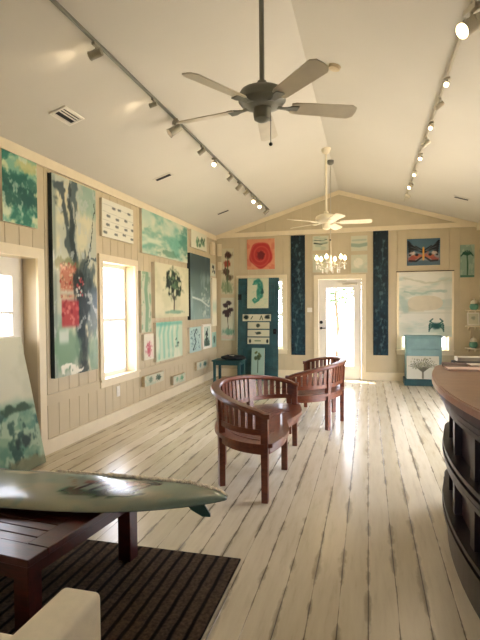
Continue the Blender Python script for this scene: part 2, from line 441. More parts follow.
def canvas(name, label, cat, pic, t, loc, rot=(0, 0, 0), edge='canvas', face='painting', group=None, frame=None, wav=None):
    w, h = pic.w, pic.h; ny, nx = pic.ny, pic.nx
    g_ = pic.C.mean(axis=2, keepdims=True); pic.C = pic.C*.84+g_*.16
    V = []; F = []; colr = []
    f = frame or 0
    for j in range(ny):
        for i in range(nx):
            x = -w/2+w*i/(nx-1); z = h*j/(ny-1); dy = wav(i/(nx-1), j/(ny-1)) if wav else 0
            V.append((x, -t-dy, z))
    L = np.where(pic.C <= .04045, pic.C/12.92, ((np.clip(pic.C, 0, 1)+.055)/1.055)**2.4).reshape(-1, 3)
    for j in range(ny-1):
        for i in range(nx-1):
            a = j*nx+i; F.append((a, a+1, a+nx+1, a+nx))
    nf = len(F); base = len(V)
    ring = [j for j in range(nx)]+[j*nx+nx-1 for j in range(1, ny)]+[(ny-1)*nx+i for i in range(nx-2, -1, -1)]+[j*nx for j in range(ny-2, 0, -1)]
    for r_ in ring:
        v = V[r_]; V.append((v[0], 0 if not wav else v[1]+.006, v[2]))
    n = len(ring)
    for i in range(n): F.append((ring[i], base+i, base+(i+1) % n, ring[(i+1) % n]))
    F.append(tuple(base+i for i in range(n)))
    me = bpy.data.meshes.new(name); me.from_pydata(V, [], F); me.update()
    ca = me.color_attributes.new('Col', 'FLOAT_COLOR', 'POINT')
    arr = np.ones((len(V), 4)); arr[:base, :3] = L; arr[base:, :3] = L[ring]
    ca.data.foreach_set('color', arr.astype(np.float32).ravel())
    me.materials.append(M[face]); me.materials.append(M[edge])
    mi = np.zeros(len(F), dtype=np.int32); mi[nf:] = 1; me.polygons.foreach_set('material_index', mi)
    o = bpy.data.objects.new(name, me); COL.objects.link(o); o.location = loc; o.rotation_euler = rot
    tag(o, label, cat, group)
    if frame:
        bm = B(); g = frame
        for q in ((-w/2-g, -w/2, -g, h+g), (w/2, w/2+g, -g, h+g), (-w/2, w/2, -g, 0), (-w/2, w/2, h, h+g)):
            box(bm, q[0], q[1], -t-.012, 0, q[2], q[3], .003)
        obj('picture_frame', bm, M['white'], o)
    return o
def onL(name, label, pic, y0, z0, t, **kw):   # left wall
    return canvas(name, label, kw.pop('cat', 'painting'), pic, t, (XL+.001+kw.pop('off', 0), y0+pic.w/2, z0), (0, 0, pi/2), **kw)
def onB(name, label, pic, x0, z0, t, **kw):
    return canvas(name, label, kw.pop('cat', 'painting'), pic, t, (x0+pic.w/2, D-.001-kw.pop('off', 0), z0), (0, 0, 0), **kw)

TEAL = (28, 92, 84); MINT = (130, 190, 160); CR = (222, 218, 190); DK = (24, 50, 50)
# --- left wall
p = Pic(.48, .64, .008, (120, 176, 144))
p.cloud(3, 4, 3, .42, .6, (196, 208, 156)).cloud(3, 5, 11, .5, .62, (40, 120, 100))
p.blob(.5, .62, .9, .12, (24, 96, 84), .8, rag=.7).blob(.5, .4, .7, .16, (20, 84, 76), .85, rag=.8).blob(.7, .88, .3, .1, (208, 196, 120), .8, rag=.5)
p.cloud(6, 6, 21, .6, .7, (206, 220, 190), .6)
onL('abstract_painting', 'small green and yellow abstract canvas high above the left doorway', p, 3.73, 2.29, .04)

p = Pic(.84, 2.13, .0105, (186, 190, 166)); p.wp = .28
p.cloud(3, 6, 2, .42, .62, (214, 208, 168)).cloud(2, 8, 9, .55, .7, (142, 168, 150), .7).blob(.85, .92, .3, .08, (140, 176, 152), .7, rag=.6)
p.rect(0, .07, 0, 1, (134, 150, 136), .8, .02)
p.stroke([(.12, .97), (.22, .82), (.36, .68), (.42, .5)], .05, (58, 76, 80), .9, .06)
p.stroke([(.38, 1.0), (.42, .85), (.44, .68), (.5, .45)], .085, (66, 88, 90), .85, .08)
p.stroke([(.3, .93), (.42, .7), (.45, .5)], .035, (36, 52, 56), .8, .06)
p.stroke([(.42, .9), (.5, .74), (.52, .62)], .014, (214, 216, 194), .7)
p.stroke([(1.0, .9), (.93, .8), (.84, .68), (.7, .52)], .014, (36, 48, 50), 1)
p.stroke([(1.02, .66), (.85, .6), (.7, .48)], .02, (60, 80, 84), .8)
p.stroke([(.7, .56), (.74, .42), (.7, .3), (.66, .15), (.6, -.02)], .13, (46, 64, 68), .85, .08)
p.blob(.8, .46, .2, .12, (66, 86, 92), .85, rag=1.2).blob(.86, .3, .18, .16, (76, 98, 102), .8, rag=1.2).blob(.6, .2, .14, .2, (38, 56, 60), .9, rag=1.0).blob(.66, .38, .16, .1, (34, 50, 54), .9, rag=1.1)
p.cloud(12, 24, 31, .66, .74, (188, 196, 188), .7)
p.blob(.28, .13, .28, .12, (116, 154, 120), .9, rag=.5).blob(.9, .1, .16, .1, (112, 150, 122), .8, rag=.6)
p.blob(.3, .565, .22, .03, (110, 116, 70), .8, rag=.9).rect(.14, .5, .40, .56, (196, 112, 84), .95, .02)
p.dots(110, .14, .50, .40, .575, .014, [(214, 184, 140), (166, 58, 50), (224, 150, 118), (130, 100, 70)], 8, .8)
p.rect(.14, .5, .41, .435, (196, 196, 168), .8, .012).blob(.55, .46, .12, .07, (40, 52, 54), .9, rag=.9)
p.rect(.16, .54, .25, .385, (184, 52, 58), .95, .015).dots(26, .18, .52, .26, .38, .022, [(210, 88, 84), (150, 30, 44), (222, 120, 110)], 3, .8)
p.rect(.1, .3, .17, .235, (200, 208, 188), .85, .02).stroke([(.15, .055), (.4, .03), (.6, .05)], .02, (232, 228, 206), 1)
p.dots(22, .5, .66, .4, .55, .016, [(186, 66, 70), (206, 206, 190)], 12)
onL('abstract_painting', 'tall glossy canvas with dark grey tree strokes and red patches beside the left window', p, 4.43, .77, .05, edge='dark_edge', face='painting_gloss')

p = Pic(.83, .47, .008, (224, 220, 196))
for v in (.22, .42, .64, .84): p.stroke([(0.02, v+.03), (.98, v-.02)], .004, (170, 168, 150), .6)
rs = random.Random(4)
for i in range(17):
    row = i % 4; u, v = .1+.26*(i//4)+rs.uniform(-.05, .07)+.06*row % .2, .14+.215*row+rs.uniform(-.03, .05)
    p.blob(u, v, .045, .035, (96, 104, 96), .9, rag=.3); p.blob(u+.05, v, .018, .04, (110, 118, 106), .8)
onL('fish_painting', 'white planked canvas with rows of small grey fish above the left window', p, 5.44, 2.39, .035)

p = Pic(1.84, .64, .014, (178, 204, 176))
p.cloud(3, 2, 41, .3, .75, (208, 210, 176)).cloud(4, 3, 5, .42, .75, (104, 176, 150)).blob(.93, .55, .12, .35, (52, 132, 112), .8, .6, rag=.9)
p.blob(.2, .35, .3, .2, (96, 168, 140), .7, .6, rag=.9).blob(.55, .12, .2, .1, (70, 130, 96), .6, rag=.9).cloud(2, 3, 77, .6, .75, (222, 222, 190), .8)
onL('seascape_painting', 'wide mint green seascape canvas above the tree painting on the left wall', p, 6.53, 2.3, .04)

p = Pic(1.45, .86, .013, (216, 208, 166))
p.cloud(3, 3, 8, .5, .7, (196, 192, 146), .7)
p.stroke([(.52, .14), (.53, .35), (.5, .5)], .03, (72, 66, 48), 1, .02)
for a in (-.14, -.07, .0, .07, .15): p.stroke([(.52, .32), (.52+a*.6, .46), (.52+a*1.2, .62)], .012, (66, 60, 46), .9)
p.blob(.53, .66, .22, .25, (60, 84, 54), .45, rag=.9)
p.dots(110, .32, .74, .46, .86, .042, [(26, 48, 34), (48, 84, 52), (86, 120, 80), (206, 204, 160), (20, 36, 30)], 5, .9)
p.blob(.53, .1, .25, .035, (110, 160, 128), .8, rag=.6)
onL('tree_painting', 'cream canvas with one dark leafy tree on the left wall', p, 6.91, 1.34, .06)

p = Pic(.33, .89, .009, (196, 196, 162)); p.stroke([(.5, .05), (.6, .4), (.45, .7), (.6, .95)], .06, (110, 158, 118), .8); p.cloud(4, 10, 3, .55, .65, (120, 160, 120), .7)
onL('narrow_painting', 'narrow green vertical canvas between the left window and the tree painting', p, 6.47, 1.14, .045)
p = Pic(.33, .38, .008, (222, 214, 186)); p.blob(.5, .4, .25, .25, (196, 70, 84), .9, rag=.9).cloud(6, 6, 9, .62, .7, (230, 190, 180), .8)
onL('flower_painting', 'small pale canvas with a pink red flower, under the narrow green canvas', p, 6.54, .73, .045)
p = Pic(1.1, .61, .012, (196, 212, 176))
for u, a in ((.1, 0), (.24, .04), (.4, .05), (.56, .05), (.75, .03)): p.stroke([(u+.1, .98), (u+.02, .7), (u+a, .1)], .045, (110, 190, 158), .6)
p.cloud(5, 2, 3, .5, .7, (224, 222, 190), .8).rect(0, 1, .9, 1, (80, 176, 148), .7, .05).dots(9, .72, .85, .3, .52, .02, [(40, 70, 50)], 3)
onL('abstract_painting', 'square turquoise drip canvas hanging under the tree painting', p, 6.95, .66, .05)
p = Pic(1.17, 1.23, .015, (70, 96, 92))
p.mix(1-p.V*1.2, (150, 178, 168), .9).cloud(5, 3, 3, .52, .66, (160, 182, 176), .5).dots(60, .55, .95, .05, .5, .03, [(190, 204, 190), (110, 140, 130)], 9, .7)
p.stroke([(.1, .34), (.5, .3), (.9, .2)], .02, (216, 224, 214), .8).rect(0, 1, .72, 1, (62, 84, 84), .9, .08)
onL('seascape_painting', 'large dark grey teal storm canvas near the left corner', p, 8.45, 1.27, .06, edge='dark_edge')
p = Pic(.9, .33, .01, (220, 216, 186)); p.dots(40, .3, .85, .2, .7, .035, [(90, 140, 96), (60, 100, 70), (160, 190, 150)], 6)
onL('leaf_painting', 'small cream canvas with green leaves above the dark storm canvas', p, 8.58, 2.62, .04)
p = Pic(.64, .47, .009, (176, 206, 196)); p.stroke([(.3, .1), (.55, .4), (.4, .7), (.6, .9)], .02, (44, 70, 74)); p.dots(70, .1, .9, .1, .9, .014, [(60, 100, 100), (90, 130, 120)], 2)
onL('coral_painting', 'pale blue canvas with a dark twig below the dark storm canvas', p, 8.42, .66, .045)
p = Pic(.42, .4, .008, (196, 212, 190)); p.stroke([(.5, .1), (.45, .5), (.6, .85)], .03, (60, 100, 84)); p.blob(.5, .15, .4, .18, (34, 74, 54), .95, rag=.7).dots(14, .25, .75, .2, .7, .03, [(50, 96, 72), (20, 52, 40)], 2)
onL('plant_painting', 'white framed picture of a green plant beside the pale blue twig canvas', p, 9.25, .71, .03, frame=.045)
p = Pic(.3, .32, .01, (150, 190, 170)); p.blob(.5, .5, .2, .25, (30, 70, 50), .9, rag=.7)
onL('small_painting', 'tiny green canvas lowest in the left back corner', p, 9.8, .65, .03)
p = Pic(.3, 1.02, .02, (232, 222, 190)); p.rect(0, 1, .3, .5, (170, 200, 176), .7, .1)
onL('narrow_painting', 'pale cream narrow panel with a green band in the left back corner', p, 9.85, 1.1, .03)
p = Pic(.32, .26, .01, (206, 206, 178)); p.dots(7, .25, .8, .3, .8, .03, [(30, 40, 34)], 2)
onL('small_painting', 'small pale canvas with black dots above the narrow cream panel', p, 9.76, 2.16, .03)
bm = B(); box(bm, XL, XL+.07, 9.78, 9.95, 2.6, 2.86, .01, 2); t = obj('wall_plaque', bm, M['trim']); tag(t, 'cream block plaque high on the left wall near the corner', 'plaque')
bm = B(); box(bm, -3.15, -3.05, D-.05, D, 2.6, 2.86, .01, 2); t = obj('wall_plaque', bm, M['trim']); tag(t, 'cream block plaque high on the back wall in the left corner', 'plaque')
bm = B(); box(bm, -3.14, -3.06, D-.05, D, 2.3, 2.47, .01, 2); t = obj('wall_plaque', bm, M['trim']); tag(t, 'smallest cream block plaque, lower one on the back wall in the left corner', 'plaque')
for (y0, z0, w, h, lab, cs) in ((6.52, .345, .68, .15, 'driftwood plank sign with a dark dab, nearest the left window', (60, 90, 70)), (7.6, .205, .55, .14, 'driftwood plank sign painted green, lowest on the left wall', (90, 160, 110)), (8.77, .30, .65, .15, 'driftwood plank sign painted pale blue, farthest along the left wall', (60, 120, 110))):
    p = Pic(w, h, .008, (206, 200, 170)); p.cloud(6, 2, int(w*100), .5, .65, (176, 190, 160), .8).blob(.72, .5, .12, .3, cs, .95, rag=.7).blob(.3, .5, .08, .3, cs, .6, rag=.7)
    onL('plank_sign', lab, p, y0, z0, .045, edge='driftwood', cat='sign', group='plank signs low on the left wall', off=.013)

# canvas leaning in the left doorway
p = Pic(.92, 1.24, .01, (206, 202, 170))
p.cloud(3, 4, 8, .5, .7, (188, 186, 150), .7).mix((1-sstep(.42, .56, p.V+.12*(p.fbm(5, 3, 9)-.5))), (128, 164, 128), .95)
p.cloud(4, 6, 12, .52, .64, (96, 146, 116), .0)
low = 1-sstep(.4, .55, p.V)
p.mix(low*sstep(.45, .66, p.fbm(5, 7, 14)), (76, 132, 108), .8).mix(low*sstep(.54, .64, p.fbm(6, 9, 33)), (178, 198, 160), .7).mix(low*sstep(.6, .72, p.fbm(10, 9, 51)), (32, 74, 62), .8)
p.blob(.75, .46, .2, .03, (40, 72, 44), .9, rag=.9).blob(.75, .22, .12, .05, (24, 50, 46), .9, rag=.9).blob(.6, .04, .5, .05, (120, 110, 70), .7, rag=.8)
lean = atan2(.26, 1.2)
canvas('leaning_painting', 'large pale green and cream abstract canvas leaning in the left doorway', 'painting', p, .035, (-3.05, 3.62, .008), (-lean, 0, pi/2))

# --- back wall
p = Pic(.28, .98, .009, (206, 196, 158))
for (u, v, c) in ((.6, .85, (70, 40, 34)), (.5, .66, (160, 66, 48)), (.4, .48, (90, 64, 50)), (.65, .36, (100, 84, 60))): p.blob(u, v, .26, .075, c, .95, rag=.7)
p.stroke([(.55, .05), (.5, .4), (.55, .8)], .01, (80, 96, 60)); p.blob(.5, .15, .4, .14, (110, 140, 96), .7, rag=.9)
onB('flower_painting', 'narrow canvas of brown and red blossoms, upper of two left of the green door', p, -3.07, 1.78, .03)
p = Pic(.30, .92, .009, (206, 204, 176))
p.stroke([(.55, .1), (.5, .5), (.5, .85)], .008, (60, 56, 40))
for (u, v) in ((.35, .82), (.6, .88), (.55, .68), (.3, .66), (.75, .72), (.5, .6)): p.blob(u, v, .2, .05, (58, 40, 42), .95, rag=.6)
p.blob(.6, .2, .4, .08, (110, 160, 130), .9, rag=.8).blob(.5, .08, .5, .05, (214, 180, 160), .7)
onB('flower_painting', 'narrow canvas of dark blossoms on pale ground, lower of two left of the green door', p, -3.08, .78, .03)
p = Pic(.60, .64, .008, (226, 146, 102))
p.cloud(4, 4, 3, .5, .65, (216, 110, 80), .7)
rr = np.hypot((p.U-.5)/.43, (p.V-.47)/.45); an = np.arctan2(p.V-.47, p.U-.5)
p.mix(1-sstep(.88, 1.0, rr+.05*np.sin(an*5)), (192, 48, 44)).mix((sstep(.0, 1, np.sin(rr*20+an*1.0)))*(rr < .95), (220, 84, 66), .55)
p.blob(.5, .47, .13, .13, (110, 26, 30), .9, rag=.4)
onB('poppy_painting', 'square orange canvas with one large red poppy above the green door', p, -2.49, 2.29, .035)
def darkpanel(seed):
    p = Pic(.29, 2.48, .012, (20, 36, 44))
    p.mix(1-p.V, (20, 58, 70), .9).cloud(3, 16, seed, .5, .66, (14, 30, 38), .8).cloud(8, 50, seed+3, .62, .7, (60, 100, 106), .5)
    rs = random.Random(seed)
    for i in range(13):
        u, v = rs.uniform(.25, .75), .05+.9*(i+.5)/13
        p.blob(u, v, .1, .012, (86, 112, 114), .7, rag=1.2); p.stroke([(u, v), (u+rs.uniform(-.15, .15), v-.05)], .006, (80, 120, 120), .7)
    return p
onB('tall_panel', 'tall narrow dark teal jellyfish panel left of the glass door', darkpanel(3), -1.55, .49, .03, edge='dark_edge')
p = darkpanel(17); 
onB('tall_panel', 'tall narrow dark teal jellyfish panel right of the glass door', p, .10, .51, .03, edge='dark_edge')
for (x0, z0, h, lab, s) in ((-1.10, 2.65, .29, 'small beach canvas with dark waves above the glass door, upper left of four', 1), (-.33, 2.61, .30, 'small pale beach canvas above the glass door, upper right of four', 2), (-1.10, 2.2, .37, 'small pale cream canvas behind the chandelier, lower left of four', 3), (-.33, 2.17, .36, 'small canvas with a round shell above the glass door, lower right of four', 4)):
    p = Pic(.32, h, .008, (206, 204, 172))
    if s == 1: p.stroke([(.1, .5), (.5, .42), (.9, .5)], .016, (60, 70, 60)).stroke([(.1, .7), (.6, .66), (.9, .74)], .01, (90, 110, 96)).cloud(3, 6, 2, .5, .6, (170, 186, 156), .7)
    if s == 2: p.stroke([(.05, .4), (.5, .34), (.95, .42)], .04, (140, 164, 140), .8).stroke([(.1, .7), (.9, .72)], .02, (170, 184, 158), .8)
    if s == 3: p.cloud(3, 3, 5, .5, .7, (216, 206, 160), .7)
    if s == 4: p.blob(.45, .55, .3, .27, (226, 218, 190), 1, .1).rect(0, 1, 0, .22, (176, 190, 160), .7, .1).cloud(4, 4, 5, .55, .7, (190, 200, 170), .6)
    onB('small_painting', lab, p, x0, z0, .025, group='four small canvases above the glass door')
# butterfly
p = Pic(.61, .52, .0075, (70, 104, 118))
p.rect(0, 1, .16, .45, (176, 160, 150), .7, .08).rect(0, 1, 0, .18, (70, 96, 108), .9, .03)
for sgn in (-1, 1):
    q = lambda u, v: (.5+sgn*u, v)
    for k in range(8):
        a = k/7; p.stroke([q(.02, .52), q(.24, .6+.1*a), q(.46-.05*a, .9-.5*a)], .03, (22, 26, 30), 1, .022)
    for k in range(4): p.stroke([q(.06, .55), q(.38, .82-.12*k)], .007, (96, 110, 116), .6)
    p.blob(.5+sgn*.2, .34, .13, .11, (192, 96, 60), 1, rag=.9).blob(.5+sgn*.32, .24, .13, .09, (160, 70, 56), .9, rag=.9).blob(.5+sgn*.33, .46, .09, .06, (224, 196, 170), .8, rag=.6)
    p.stroke([q(.06, .3), q(.22, .16), q(.42, .18)], .018, (30, 28, 30), .9).blob(.5+sgn*.2, .4, .05, .05, (24, 24, 26), 1)
p.stroke([(.5, .22), (.5, .66)], .018, (232, 168, 60), 1)
onB('butterfly_painting', 'square canvas with a black and orange butterfly above the right window', p, .74, 2.28, .035)
# white sea painting with crab hung on window, colours lightened to stand for backlight
p = Pic(.97, 1.26, .011, (226, 222, 204))
p.wp = .12; p.cloud(2, 7, 3, .45, .75, (198, 202, 180), .7).cloud(2, 9, 19, .52, .7, (170, 194, 176), .6).rect(0, 1, .36, .375, (186, 188, 164), .5, .01)
p.stroke([(-.05, .62), (.1, .5), (.12, .42)], .09, (168, 194, 178), .7).stroke([(.1, .72), (.4, .66), (.9, .7)], .022, (158, 188, 168), .8)
p.rect(.18, .48, .39, .54, (204, 190, 150), .7, .02).rect(.18, .48, .52, .555, (150, 160, 112), .8, .015).rect(.86, 1, 0, 1, (200, 202, 182), .5, .03)
p.stroke([(.1, .92), (.5, .84), (.95, .88)], .02, (196, 196, 168), .8)
p.wp = None; cx, cy = .71, .17
p.blob(cx, cy, .09, .05, (20, 84, 76), 1, rag=.3)
for s_ in (-1, 1):
    for k in range(4): p.stroke([(cx+s_*.05, cy), (cx+s_*(.12), cy+.04-.03*k), (cx+s_*.14, cy-.0-.03*k)], .011, (26, 92, 82), 1)
    p.stroke([(cx+s_*.05, cy+.03), (cx+s_*.12, cy+.07), (cx+s_*.07, cy+.105)], .014, (26, 96, 84), 1)
onB('crab_painting', 'large pale seascape canvas with a green crab hung over the right window', p, .59, .89, .02, off=.045, wav=lambda u, v: .012*sin(v*9)*sin(u*3.1))
bm = B(); cyl(bm, (.54, D-.06, 2.165), (1.6, D-.06, 2.165), .008); t = obj('hanging_rod', bm, M['iron']); tag(t, 'thin dark rod holding the pale crab canvas over the right window', 'rod')
# palm plaque
p = Pic(.25, .62, .008, (142, 170, 148))
p.cloud(4, 6, 3, .5, .65, (172, 192, 166), .8).stroke([(.5, .08), (.52, .4), (.48, .68)], .012, (52, 100, 74))
for a in range(7):
    t_ = pi*(a/6); p.stroke([(.48, .68), (.48+.28*cos(t_), .72+.1*sin(t_)), (.48+.42*cos(t_), .66+.06*sin(t_))], .011, (36, 92, 72))
p.rect(0, 1, 0, .07, (70, 120, 92), .8)
onB('palm_painting', 'narrow green palm tree picture with a green frame in the right corner', p, 1.71, 2.03, .03, edge='green_glaze')

# ------------------------------------------------------------------ green door leaning on left back window
la = atan2(.17, 2.1)
gd = thing('salvaged_door', 'old dark teal panelled door leaning over the left back window', 'door', (-2.235, D-.235, .012)); gd.rotation_euler = (-la, 0, 0)
bm = B(); box(bm, -.435, .435, -.02, .02, 0, 2.1, .004)
for (a, b, z0, z1) in ((-.35, .35, 1.5, 1.97), (-.35, -.04, .2, .62), (.04, .35, .2, .62)):
    for q in ((a, b, z0, z0+.02), (a, b, z1-.02, z1), (a, a+.02, z0+.02, z1-.02), (b-.02, b, z0+.02, z1-.02)): box(bm, q[0], q[1], -.03, -.02, q[2], q[3])
    box(bm, a+.06, b-.06, -.026, -.02, z0+.06, z1-.06, .003)
obj('door_slab', bm, M['teal'], gd)
for z in (1.7, .35):
    bm = B(); box(bm, -.43, -.36, -.03, -.02, z-.06, z+.06, .003); cyl(bm, (-.43, -.03, z-.06), (-.43, -.03, z+.06), .008); obj('hinge', bm, M['iron'], gd)
bm = B(); box(bm, .33, .40, -.05, -.02, .92, 1.03, .006); cyl(bm, (.36, -.05, .98), (.36, -.09, .98), .014); obj('rim_lock', bm, M['iron'], gd)
def ondoor(name, label, pic, xc, z0, t, **kw):
    y = -.032 if not kw.get('cat') else -.032
    c, s = cos(-la), sin(-la); cat = kw.pop('cat', 'painting')
    Y = y*c-z0*s; Z = y*s+z0*c
    return canvas(name, label, cat, pic, t, (gd.location.x+xc, gd.location.y+Y, gd.location.z+Z), (-la, 0, 0), **kw)
p = Pic(.45, .63, .0075, (206, 206, 168))
p.stroke([(.4, .86), (.52, .9), (.6, .82), (.62, .7), (.58, .55), (.6, .42)], .055, (44, 130, 108), 1, .075)
p.stroke([(.42, .84), (.28, .8)], .02, (54, 140, 116)).stroke([(.6, .42), (.52, .28), (.36, .2), (.28, .27), (.36, .33), (.42, .29)], .04, (60, 144, 118), 1, .015)
p.blob(.72, .55, .06, .1, (24, 80, 70), .9, rag=.4).cloud(14, 20, 6, .62, .7, (150, 196, 160), .35)
ondoor('seahorse_painting', 'cream canvas with a green seahorse hung at the top of the teal door', p, .0, 1.46, .03)
p = Pic(.60, .14, .006, (210, 204, 170)); p.blob(.12, .6, .09, .3, (34, 48, 44), 1, rag=.5).blob(.88, .6, .09, .3, (34, 48, 44), 1, rag=.5).stroke([(.3, .3), (.36, .7)], .01, (60, 80, 60)).stroke([(.62, .2), (.67, .8), (.72, .2)], .01, (80, 90, 60))
ondoor('plank_sign', 'widest plank picture under the seahorse on the teal door', p, -.02, 1.19, .03, cat='sign', group='plank pictures on the teal door')
for i, (z, lab) in enumerate(((1.03, 'second plank picture from the top on the teal door, round dark mark'), (.87, 'third plank picture from the top on the teal door, crab mark'), (.71, 'lowest plank picture on the teal door, dark marks at both ends'))):
    p = Pic(.46, .135, .006, (206, 202, 166))
    if i == 0: p.blob(.48, .5, .08, .3, (60, 74, 60), 1, rag=.5)
    if i == 1: p.blob(.5, .5, .12, .2, (50, 70, 56), 1, rag=.9)
    if i == 2: p.blob(.12, .45, .05, .3, (30, 44, 40), 1).blob(.92, .45, .05, .3, (30, 44, 40), 1).stroke([(.35, .5), (.6, .5)], .014, (110, 130, 96))
    ondoor('plank_sign', lab, p, .02, z, .03, cat='sign', group='plank pictures on the teal door')
p = Pic(.27, .56, .008, (150, 180, 160)); p.stroke([(.5, .1), (.5, .7)], .01, (50, 70, 40)).dots(12, .3, .7, .6, .85, .03, [(60, 80, 46), (90, 100, 50)], 3)
canvas('plant_painting', 'pale blue canvas of a thin palm standing at the foot of the teal door', 'painting', p, .025, (-2.2, D-.36, .09), (-.13, 0, 0))
bm = B(); box(bm, -2.36, -2.04, D-.5, D-.30, .0, .09, .006); t = obj('wooden_block', bm, M['teal_dark']); tag(t, 'low dark teal wooden block under the thin palm canvas', 'block')

# ------------------------------------------------------------------ small green table with black bag
gt = thing('side_table', 'small dark green side table against the left back corner', 'table', (-2.68, 9.38, 0))
bm = B(); box(bm, -.30, .30, -.22, .22, .43, .455, .005); obj('tabletop', bm, M['teal_dark'], gt)
bm = B()
for q in ((-.26, .26, -.19, -.17), (-.26, .26, .17, .19), (-.26, -.24, -.17, .17), (.24, .26, -.17, .17)): box(bm, *q, .36, .43)
obj('apron', bm, M['teal_dark'], gt)
for sx in (-1, 1):
    for sy in (-1, 1):
        bm = B(); box(bm, sx*.25-.025, sx*.25+.025, sy*.18-.025, sy*.18+.025, 0, .43, .004); obj('leg', bm, M['teal_dark'], gt)
bm = B()
sph(bm, (0, 0, 0), 1, 3, (.26, .17, .055))
for v in bm.verts: v.co.z = max(v.co.z, -.03); v.co += Vector((0, 0, .008*sin(v.co.x*40)*cos(v.co.y*33)))
t = obj('folded_bag', bm, M['black'], None, True, (-2.60, 9.4, .4955)); tag(t, 'rumpled black bag lying on the small dark green table', 'bag')
bm = B(); box(bm, -.05, .04, -.11, -.03, .040, .050, .002); obj('bag_label', bm, M['paper'], t)

# ------------------------------------------------------------------ teal cabinet right
cb = thing('teal_cabinet', 'light teal cabinet with a dark base below the pale crab canvas', 'cabinet', (1.0, 9.88, 0))
bm = B(); box(bm, -.31, .33, -.13, .2, .12, .90, .006); obj('body', bm, M['teal_light'], cb)
bm = B(); box(bm, -.34, .36, -.24, .2, 0, .12, .006); obj('plinth', bm, M['teal_dark'], cb)
bm = B(); box(bm, -.33, .35, -.15, .2, .90, .93, .004); obj('cabinet_top', bm, M['teal_light'], cb)
for z in (.52, .72):
    bm = B(); box(bm, -.28, .30, -.142, -.13, z, z+.16, .003); dr = obj('drawer', bm, M['teal_light'], cb)
p = Pic(.57, .43, .0075, (206, 202, 178))
p.stroke([(.5, .05), (.5, .3), (.48, .5)], .018, (120, 112, 84))
rs = random.Random(2)
for i in range(16):
    a = pi*(.05+.9*i/15); L = rs.uniform(.3, .45); p.stroke([(.5, .3), (.5+.22*cos(a), .5+.2*sin(a)), (.5+L*cos(a), .5+.42*sin(a)*L/.45)], .006, (96, 92, 70))
p.dots(90, .12, .88, .45, .92, .011, [(110, 112, 80), (160, 160, 120)], 4, .7)
canvas('tree_painting', 'small cream canvas of a spreading bare tree leaning on the teal cabinet', 'painting', p, .02, (.99, 9.695, .122), (-.1, 0, 0))

# ------------------------------------------------------------------ corner shelves with jars
for z, lab in ((1.385, 'uppermost small white corner shelf at the right'), (1.085, 'middle small white corner shelf under the framed print'), (.665, 'lowest small white corner shelf with a jar')):
    bm = B(); prism(bm, [(1.80, D), (2.03, D), (2.03, D-.24), (1.93, D-.24), (1.80, D-.1)], z, z+.022, lambda p_, h: (p_[0], p_[1], h))
    for x in (1.86, 1.98): prism(bm, [(D, z), (D-.08, z), (D, z-.07)], x-.008, x+.008, lambda p_, h: (h, p_[0], p_[1]))
    t = obj('corner_shelf', bm, M['trim']); tag(t, lab, 'shelf', 'corner shelves at the right')
jar0 = thing('ceramic_jar', 'round cream and green ceramic jar on the uppermost corner shelf', 'jar', (1.94, D-.11, 1.408))
bm = B(); lathe(bm, [(.045, 0), (.068, .02), (.078, .06), (.07, .10), (.06, .115)]); obj('body', bm, M['green_glaze'], jar0, True)
bm = B(); lathe(bm, [(.062, .115), (.066, .13), (.05, .165), (.03, .185), (.012, .19), (.016, .205), (.004, .215)]); obj('lid', bm, M['cream_glaze'], jar0, True)
dup(jar0, (1.93, D-.12, .688), 0, 'round cream and green ceramic jar on the lowest corner shelf')
p = Pic(.17, .2, .008, (214, 208, 178)); p.blob(.5, .6, .2, .15, (150, 160, 130), .8, rag=.8)
canvas('framed_print', 'small framed print standing on the middle corner shelf', 'picture', p, .012, (1.93, D-.1, 1.135), (-.12, 0, 0), frame=.022)

